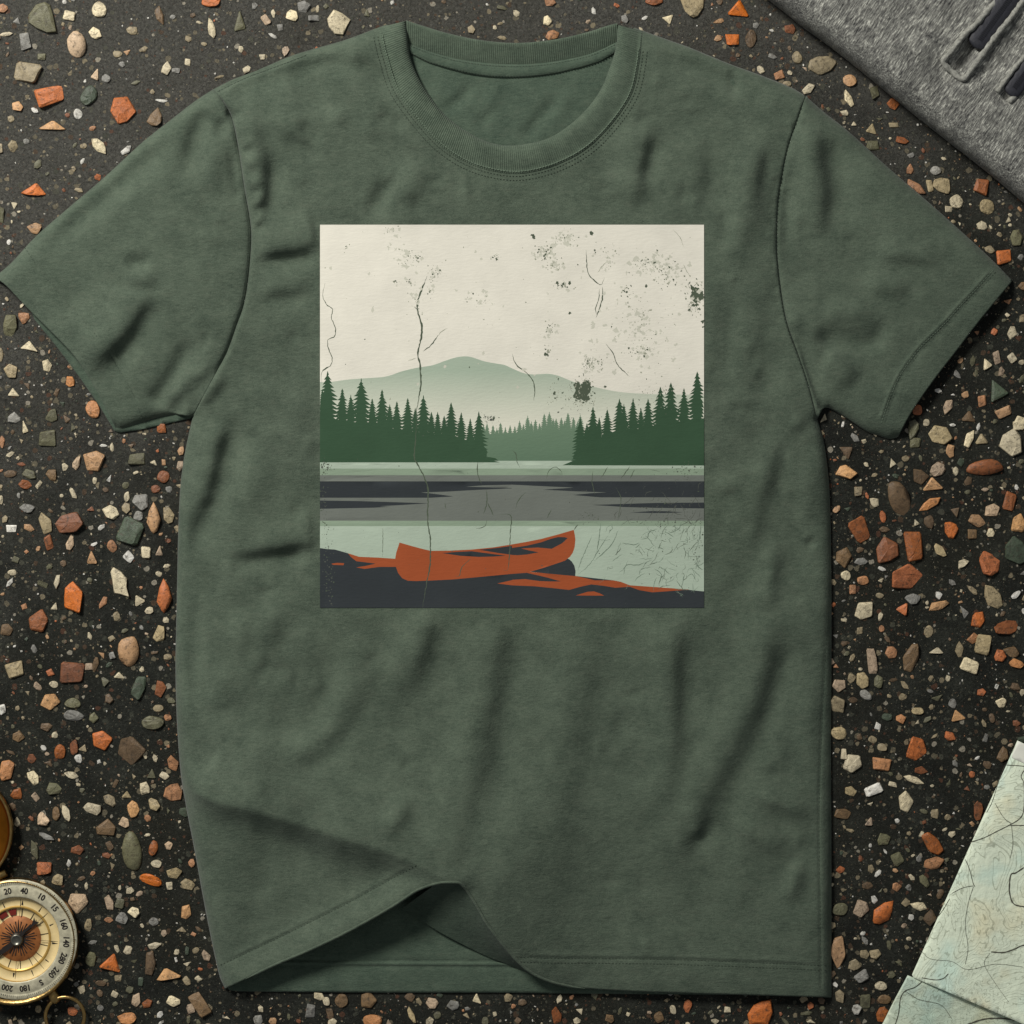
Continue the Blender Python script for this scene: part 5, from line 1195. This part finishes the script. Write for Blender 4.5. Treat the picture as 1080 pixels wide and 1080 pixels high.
# numerals
def text_mesh(items, name, mat, parent):
    vs, fs = [], []
    c = np.array(P(CX, CY, 17))[:2]
    for s, an, rad_, size in items:
        cu = bpy.data.curves.new('numeral', 'FONT'); cu.body = s; cu.size = size; cu.align_x = 'CENTER'; cu.align_y = 'CENTER'; cu.offset = 0.28; cu.resolution_u = 3
        ob = bpy.data.objects.new('numeral', cu)
        me = bpy.data.meshes.new_from_object(ob)
        t = math.radians(an)
        d = np.array((math.sin(t), math.cos(t))); q = np.array((d[1], -d[0]))
        o = len(vs)
        for v_ in me.vertices:
            p = c + (d * (rad_ + v_.co.y) + q * v_.co.x * .92) * S
            vs.append((p[0], p[1], 17.12 * S))
        for f_ in me.polygons: fs.append(tuple(i + o for i in f_.vertices))
        bpy.data.objects.remove(ob); bpy.data.curves.remove(cu); bpy.data.meshes.remove(me)
    return mesh(name, vs, fs, mat, parent, smooth=False)
def ang(x, y): return math.degrees(math.atan2(x - CX, CY - y))
text_mesh([(s, ang(x, y), 51.2, 8.6) for s, x, y in (('20', 8, 940), ('40', 25.5, 940), ('10', 43, 947), ('15', 56, 958.5), ('160', 66, 975), ('140', 69, 993), ('280', 66.5, 1011), ('260', 57, 1026), ('S', 44, 1037), ('180', 27, 1045), ('200', 7, 1045), ('220', -12, 1034), ('240', -27, 1017), ('300', -33, 991), ('320', -27, 966), ('N', -12, 949))], 'numerals', M_BLACK, ring)
# needle: dark bar with a forked tail
def prism(name, poly, z0, z1_, mat, parent, cx=None, cy=None):
    n = len(poly)
    vs = [P(x, y, z0) for x, y in poly] + [P(x, y, z1_) for x, y in poly]
    fs = [tuple(range(n, 2 * n))[::-1]] + [(i, (i + 1) % n, n + (i + 1) % n, n + i) for i in range(n)]
    return mesh(name, vs, fs, mat, parent, smooth=False)
prism('needle', [(18, 987.5), (26, 980), (33.5, 974.6), (34.2, 972.8), (36.0, 967.2), (37.2, 971.5), (41.8, 973.2), (36.8, 975.2), (35.2, 976.5), (27, 983), (21, 991), (16, 996), (8, 1003), (-2, 1009), (-14, 1014), (-4, 1005), (6, 997.5), (14, 991)], 13.0, 13.7, M_BLACK, comp)
lathe('pivot_cap', CX, CY, [(7.2, 11), (7.2, 12.6), (6.2, 13.4), (6.0, 14.6), (4.6, 15.4), (4.2, 14.6), (0.2, 14.8)], M_STEEL, comp, 24)
# hinged lid, lying open
LXC, LYC = -47.0, 874.0
lid = lathe('lid', LXC, LYC, [(56, 0), (62, 3), (63.4, 8), (63.2, 13), (62.2, 14.4), (60.8, 14.2), (60.0, 12.5), (57, 9), (46, 6.4), (25, 5.0), (1, 4.6)], [M_BRASS, M_AMBER], comp, midx=[0, 0, 0, 0, 0, 0, 1, 1, 1, 1])
tube('hinge', [P(-23.5, 937, 9), P(-7, 927, 9), P(6.5, 920.5, 9)], 4.2, M_BRASS, comp, 12)
tube('bail_stud', [P(51, 1039, 8), P(54, 1045, 8), P(56, 1049, 8), P(58, 1053, 8), P(60, 1057, 8)], [4.6, 4.2, 5.4, 6.0, 4.6], M_BRASS, comp, 14)
tube('bail_ring', [P(68.5 + 20.5 * math.cos(a), 1072 + 20.5 * math.sin(a), 7.5 - 3.5 * math.sin(a)) for a in np.linspace(0, 2 * math.pi, 49)[:-1]], 2.0, M_BRASS, comp, 10, closed=True)

# ------------------------------------------------------------------ grey jacket
JO = [(690, -96), (740, -56), (780, -24), (809, -1), (827, 13), (844, 27), (864, 41), (884, 56), (904, 72), (924, 88.5), (944, 105), (964, 121), (984, 137), (1005, 153.5), (1025, 169), (1045, 185), (1063, 200), (1080, 214.5), (1130, 255), (1185, 298), (1300, 190), (1330, 60), (1280, -110), (1100, -170), (860, -170)]
jout = resample(np.array(JO + JO[:1], float), 4.0)[:-1]
jedge = resample(np.array(JO + JO[:1], float), 6.0)
JS = [(smooth_pts(p, 5), h, a, b) for p, h, a, b in (
  ([(1051, -6), (1031, 22), (1014, 39), (999, 58), (996, 66)], 3.0, 9, 9), ([(1080, 3), (1062, 24), (1036, 61), (1018, 84)], 3.0, 8, 10),
  ([(960, 60), (975, 50), (990, 36)], 4.0, 12, 12), ([(978, 62), (992, 72), (1010, 92)], -3.0, 6, 7), ([(1035, 78), (1020, 96), (1003, 112)], 4.5, 14, 12), ([(1012, 90), (1030, 84), (1044, 72)], -2.0, 6, 6),
  ([(900, -20), (930, 30), (950, 62), (985, 98)], 3.0, 26, 22), ([(1084, 52), (1066, 78), (1050, 96)], 3.0, 8, 9), ([(1060, 110), (1040, 130), (1030, 150)], 2.5, 16, 16), ([(870, 20), (905, 40), (930, 78)], -2.0, 16, 16), ([(1000, 130), (1030, 142), (1070, 180)], -2.4, 14, 14))]
POCK = [smooth_pts([(1066, -8), (1048, 18), (1034, 40), (1022, 58), (1014, 72)], 4), smooth_pts([(1092, 62), (1078, 82), (1064, 102)], 4)]
def jz(q):
    e = pdist(q, jedge)[0]
    z = 2 + 47 * np.sqrt(np.clip(1 - (1 - np.clip(e / 24.0, 0, 1)) ** 2, 0, 1)) + 2 * (1 - np.exp(-e / 90.0))
    for pts, h, a, b in JS:
        d, s, r_ = pdist(q, pts)
        z += h * np.clip(4 * r_, 0, 1) * np.clip(4 * (1 - r_), 0, 1) * np.exp(-(d / np.where(s > 0, a, b)) ** 2)
    x, y = q[:, 0], q[:, 1]
    z += (2.0 * vnoise(x, y, 50, 21) + 1.4 * vnoise(x, y, 21, 22) + 0.5 * vnoise(x, y, 8, 23)) * (1 - np.exp(-e / 16))
    for k, pk in enumerate(POCK):
        d = pdist(q, pk)[0]
        z -= (6 if k == 0 else 4) * np.exp(-(d / 8.0) ** 4)
    return np.maximum(z, 0.6)
m, nt, bs = newmat('grey_marl_knit')
v = mapped(nt)
TH = math.radians(55)
vr = mapped(nt, (1, 1, 1), (0, 0, -TH))
vst = N(nt, 'ShaderNodeMapping', {'Vector': vr, 'Scale': (0.16, 1, 1)}).outputs[0]
na = noise(nt, v, 75, 5, .65)
nb_ = noise(nt, vst, 760, 3, .7)
nc = noise(nt, v, 260, 4, .7)
mixv = math_(nt, 'ADD', math_(nt, 'ADD', math_(nt, 'MULTIPLY', na, .24), math_(nt, 'MULTIPLY', nb_, .54)), math_(nt, 'MULTIPLY', nc, .22))
c = ramp(nt, mixv, [(.36, lin((50, 50, 52))), (.45, lin((110, 110, 106))), (.53, lin((146, 146, 139))), (.62, lin((220, 220, 208)))])
nt.links.new(c, bs.inputs['Base Color'])
bs.inputs['Roughness'].default_value = .95; bs.inputs['Specular IOR Level'].default_value = .1; bs.inputs['Sheen Weight'].default_value = .15
b = bump(nt, bs, nb_, .9, .0034); bump(nt, bs, nc, .5, .0018, b)
M_KNIT = m
M_PIPE = plain('grey_knit_piping', (142, 142, 134), .95, 0, .36, 420, .0016)
M_ZIP = plain('navy_black_zip_tape', (40, 41, 48), .6, 0, .25, 500, .0006)
M_COIL = plain('black_zip_coil', (24, 25, 30), .4, 0, .2, 500)
jk = thing('jacket', P(1010, 60, 0), 'folded grey marl knit jacket with dark zipped pockets', 'jacket')
jrows = []
for pk in POCK: jrows += [offset(resample(pk, 2.5), o)[1:-1] for o in (-11, -9, -7, -5, 0, 5, 7, 9, 11)]
v, f = cdt_sheet(jout, 4.5, jrows + [offset(jedge, o) for o in (-2.5, -5, -8, -12, -16)])
mesh('jacket_body', PA(v, jz(v)), f, M_KNIT, jk)
def on_jacket(pts, dz, step=2.0):
    p = resample(smooth_pts(pts, 6), step)
    z = jz(p)
    for _ in range(6): z[1:-1] = (z[:-2] + z[1:-1] + z[2:]) / 3
    return [P(a, b_, c_ + dz) for (a, b_), c_ in zip(p, z)]
prg = random.Random(4)
def rope(pts, r0, dz):
    q = on_jacket(pts, dz)
    return tube('pocket_piping', q, [r0 * (1 + .14 * math.sin(i * 1.15) + prg.uniform(-.10, .10)) for i in range(len(q))], M_PIPE, jk, 10)
rope([(1062, -14), (1050, 2), (1036, 18), (1027, 28), (1016, 38), (1006, 51), (998, 60), (995, 65), (999, 71), (1006, 77), (1014, 83.5), (1019, 81), (1027, 70), (1036, 58), (1046, 44), (1056, 31), (1066, 19), (1084, -6)], 3.1, 1.2)
rope([(1100, 34), (1083, 57), (1070, 72), (1058, 88), (1052, 97)], 2.4, 0.8)
rope([(1104, 58), (1090, 74), (1080, 87), (1072, 99), (1064, 108)], 3.6, 1.4)
def zipper(axis, wid, dz):
    p = resample(smooth_pts(axis, 6), 2.0)
    z = np.full(len(p), 52.0) + dz
    n = len(p)
    rad = [wid * min(1.0, math.sqrt(max(.05, (n - 1 - i) / 2.2))) for i in range(n)]
    zp = tube('zip_tape', [P(a, b_, c_) for (a, b_), c_ in zip(p, z)], rad, M_ZIP, jk, 18, flat=.28)
    vs, fs = [], []
    nn = normals2(p)
    for i in range(0, n - 5):
        for sg in (-1, 1):
            q = p[i] + nn[i] * sg * 1.4; o = len(vs)
            for zz in (0, 1):
                for a, b_ in ((-.7, -1.3), (.7, -1.3), (.7, 1.3), (-.7, 1.3)):
                    t = np.array([nn[i, 1], -nn[i, 0]])
                    w = q + t * a * .8 + nn[i] * b_ * .8
                    vs.append(P(w[0], w[1], z[i] + wid * .25 + zz * 0.9))
            for g in ((4, 5, 6, 7), (0, 1, 5, 4), (1, 2, 6, 5), (2, 3, 7, 6), (3, 0, 4, 7)): fs.append(tuple(k + o for k in g))
    mesh('zip_coil', vs, fs, M_COIL, zp, smooth=False)
zipper([(1086, -30), (1067, -4), (1050, 19), (1037, 37), (1028, 50)], 11.5, 0.0)
zipper([(1108, 42), (1092, 62), (1076, 84), (1064, 100)], 9.5, 0.0)

# ------------------------------------------------------------------ folded map
MA = np.array((1073.0, 781.0)); ux = np.array((0.905, 0.425)); uy = np.array((-0.4255, 0.905))
def map_mat(name, base, tint):
    m, nt, bs = newmat(name)
    v = mapped(nt)
    wv = N(nt, 'ShaderNodeTexNoise', {'Vector': v, 'Scale': 13.0, 'Detail': 4.5, 'Roughness': .5, 'Distortion': .9})
    hgt = wv.outputs['Fac']
    fr = math_(nt, 'FRACT', math_(nt, 'MULTIPLY', hgt, 34.0))
    line = math_(nt, 'LESS_THAN', math_(nt, 'ABSOLUTE', math_(nt, 'SUBTRACT', fr, .5)), .075)
    fr2 = math_(nt, 'FRACT', math_(nt, 'MULTIPLY', hgt, 5.2))
    line2 = math_(nt, 'LESS_THAN', math_(nt, 'ABSOLUTE', math_(nt, 'SUBTRACT', fr2, .5)), .012)
    zonec = ramp(nt, noise(nt, v, 17, 3, .55), [(.34, lin(tint[0])), (.46, lin(base)), (.56, lin(base)), (.68, lin(tint[1]))])
    wat = ramp(nt, noise(nt, N(nt, 'ShaderNodeVectorMath', {0: v, 1: (3.1, 1.7, 0)}, operation='ADD').outputs[0], 22, 2, .5), [(.62, 0.0), (.66, 1.0)])
    zonec = mixc(nt, math_(nt, 'MULTIPLY', wat, .40), zonec, lin((186, 214, 204)))
    hill = ramp(nt, noise(nt, v, 60, 4, .6), [(.35, .9), (.65, 1.0)])
    zonec = mixc(nt, 1.0, zonec, hill, 'MULTIPLY')
    c = mixc(nt, math_(nt, 'MULTIPLY', line, .42), zonec, lin((104, 110, 84)))
    c = mixc(nt, math_(nt, 'MULTIPLY', line2, .30), c, lin((88, 88, 64)))
    nt.links.new(c, bs.inputs['Base Color'])
    bs.inputs['Roughness'].default_value = .7; bs.inputs['Specular IOR Level'].default_value = .25
    bump(nt, bs, noise(nt, v, 70, 5, .6), .5, .0035)
    return m
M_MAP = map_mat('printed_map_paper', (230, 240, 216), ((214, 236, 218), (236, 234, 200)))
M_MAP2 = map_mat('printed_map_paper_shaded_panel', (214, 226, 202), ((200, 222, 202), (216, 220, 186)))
M_WHITE = plain('white_map_margin', (222, 222, 210), .7, 0, .04, 200)
M_INKL = plain('map_line_ink', (74, 72, 60), .7, 0, .2, 200)
mp = thing('map', P(1020, 930, 0), 'folded pale green contour map with dark road lines', 'map')
def mz(q):
    r = q - MA
    a = r @ ux; b_ = r @ uy
    z = 9.0 + 4.0 * np.exp(-np.abs(b_ - 275) / 16) + 1.6 * vnoise(q[:, 0], q[:, 1], 60, 31) + .5 * vnoise(q[:, 0], q[:, 1], 22, 32) + .05 * np.clip(a, 0, 400)
    return z - 2.0 * np.exp(-np.clip(a, 0, 99) / 8)
def sheet(name, corners, mat, parent, zf, thick, step=6):
    o = resample(np.array(corners + corners[:1], float), 5.0)[:-1]
    v, f = cdt_sheet(o, step)
    ob = mesh(name, PA(v, zf(v)), f, mat, parent)
    s = ob.modifiers.new('thickness', 'SOLIDIFY'); s.thickness = thick * S; s.offset = -1
    return ob
pA = (1073, 781); pB = (1290, 883); pC = (1178, 1122); pD = (961, 1030)
top = sheet('map_panel', [pA, pB, pC, pD], M_MAP, mp, mz, 2.0)
def mz2(q):
    b_ = (q - np.array(pD)) @ np.array((-.39, .92))
    return 10.0 - 5.5 * np.clip(b_ / 60, 0, 1) + 1.0 * vnoise(q[:, 0], q[:, 1], 40, 33)
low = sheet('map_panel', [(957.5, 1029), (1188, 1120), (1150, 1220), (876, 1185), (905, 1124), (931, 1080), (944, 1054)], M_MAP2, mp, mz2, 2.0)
low['label'] = 'lower folded panel lying under the fold edge'
sheet('map_layer', [(1075, 785), (1288, 885), (1178, 1118), (966, 1026)], M_WHITE, mp, lambda q: mz(q) - 3.2, 2.4, 12)
sheet('map_margin', [(1073.5, 781.5), (1180, 832), (1172, 850), (1066, 798.5)], M_WHITE, top, lambda q: mz(q) + .25, .2, 5)
def ink_line(pts, w, zf, vs, fs):
    p = resample(smooth_pts(pts, 6), 1.8); n = normals2(p); z = zf(p) + .35
    o = len(vs)
    for i in range(len(p)):
        ww = w * .82 * (.8 + .4 * math.sin(i * .7) ** 2)
        for sg in (-.5, .5): q = p[i] + n[i] * ww * sg; vs.append(P(q[0], q[1], z[i]))
    for i in range(len(p) - 1): fs.append((o + 2 * i, o + 2 * i + 1, o + 2 * i + 3, o + 2 * i + 2))
def m6(*p): return [(820 + a * .287, 770 + b_ * .287) for a, b_ in p]
vs, fs = [], []
for pts, w in ((m6((710, 412), (760, 395), (810, 370), (850, 350), (890, 325), (905, 290), (906, 200), (895, 170), (912, 140)), .9), (m6((855, 350), (910, 350), (1000, 345)), .9), (m6((905, 505), (875, 525), (858, 530), (852, 570), (855, 610), (870, 640), (910, 650), (960, 660)), 1.5), (m6((785, 815), (830, 817), (870, 805), (910, 790), (980, 800)), 1.4),
        (m6((530, 910), (580, 918), (610, 912), (628, 895)), 1.0), (m6((690, 475), (705, 510), (718, 560), (725, 575)), .8), (m6((720, 572), (680, 580), (640, 600)), .6), (m6((632, 620), (605, 665), (560, 720)), .7), (m6((835, 130), (815, 180), (790, 260), (770, 300)), .6), (m6((840, 128), (905, 133), (1000, 150)), .8), (m6((720, 575), (700, 640), (690, 720), (700, 800), (690, 860)), .5), (m6((860, 350), (865, 420), (855, 470)), .5), (m6((800, 270), (830, 320), (860, 345)), .6), (m6((520, 800), (560, 840), (640, 850), (700, 880), (800, 860), (900, 870)), .4), (m6((780, 820), (760, 860), (800, 930), (850, 1000)), .4)):
    ink_line(pts, w, mz, vs, fs)
mesh('road_lines', vs, fs, M_INKL, top, smooth=False)
vs, fs = [], []
for pts, w in ((m6((530, 925), (505, 945), (470, 958), (452, 985), (445, 1040), (430, 1090)), 1.0), (m6((690, 1085), (760, 1062), (830, 1060), (900, 1072)), 1.6), (m6((470, 960), (520, 990), (600, 1010), (640, 1060)), .5)):
    ink_line(pts, w, mz2, vs, fs)
mesh('road_lines', vs, fs, M_INKL, low, smooth=False)
# ------------------------------------------------------------------ camera, light, view
cam = bpy.data.cameras.new('camera'); co = bpy.data.objects.new('camera', cam); COL.objects.link(co)
co.location = (0, 0, D * S)
cam.sensor_width = 36.0; cam.sensor_fit = 'HORIZONTAL'
cam.lens = 18.0 / (540.0 / D)
cam.clip_start = 0.05; cam.clip_end = 50
scene.camera = co
w = bpy.data.worlds.new('World'); scene.world = w; w.use_nodes = True
bg = w.node_tree.nodes['Background']
bg.inputs['Color'].default_value = (0.92, 0.96, 1.0, 1); bg.inputs['Strength'].default_value = 0.16
def area(name, loc, size, power, col, target=(0, 0, 0)):
    l = bpy.data.lights.new(name, 'AREA'); l.shape = 'DISK'; l.size = size; l.energy = power; l.color = col
    o = bpy.data.objects.new(name, l); COL.objects.link(o); o.location = loc
    o.rotation_euler = (Vector(target) - Vector(loc)).to_track_quat('-Z', 'Y').to_euler()
    return o
area('key_lamp', (-1.5, 1.8, 1.75), 0.7, 97.0, (1.0, 0.975, 0.92), (-0.05, 0.08, 0))
vs_ = scene.view_settings
scene.display_settings.display_device = 'sRGB'
vs_.view_transform = 'Standard'; vs_.look = 'None'; vs_.exposure = 0.0; vs_.gamma = 1.0; vs_.use_curve_mapping = False
scene.render.resolution_x = 1024; scene.render.resolution_y = 1024
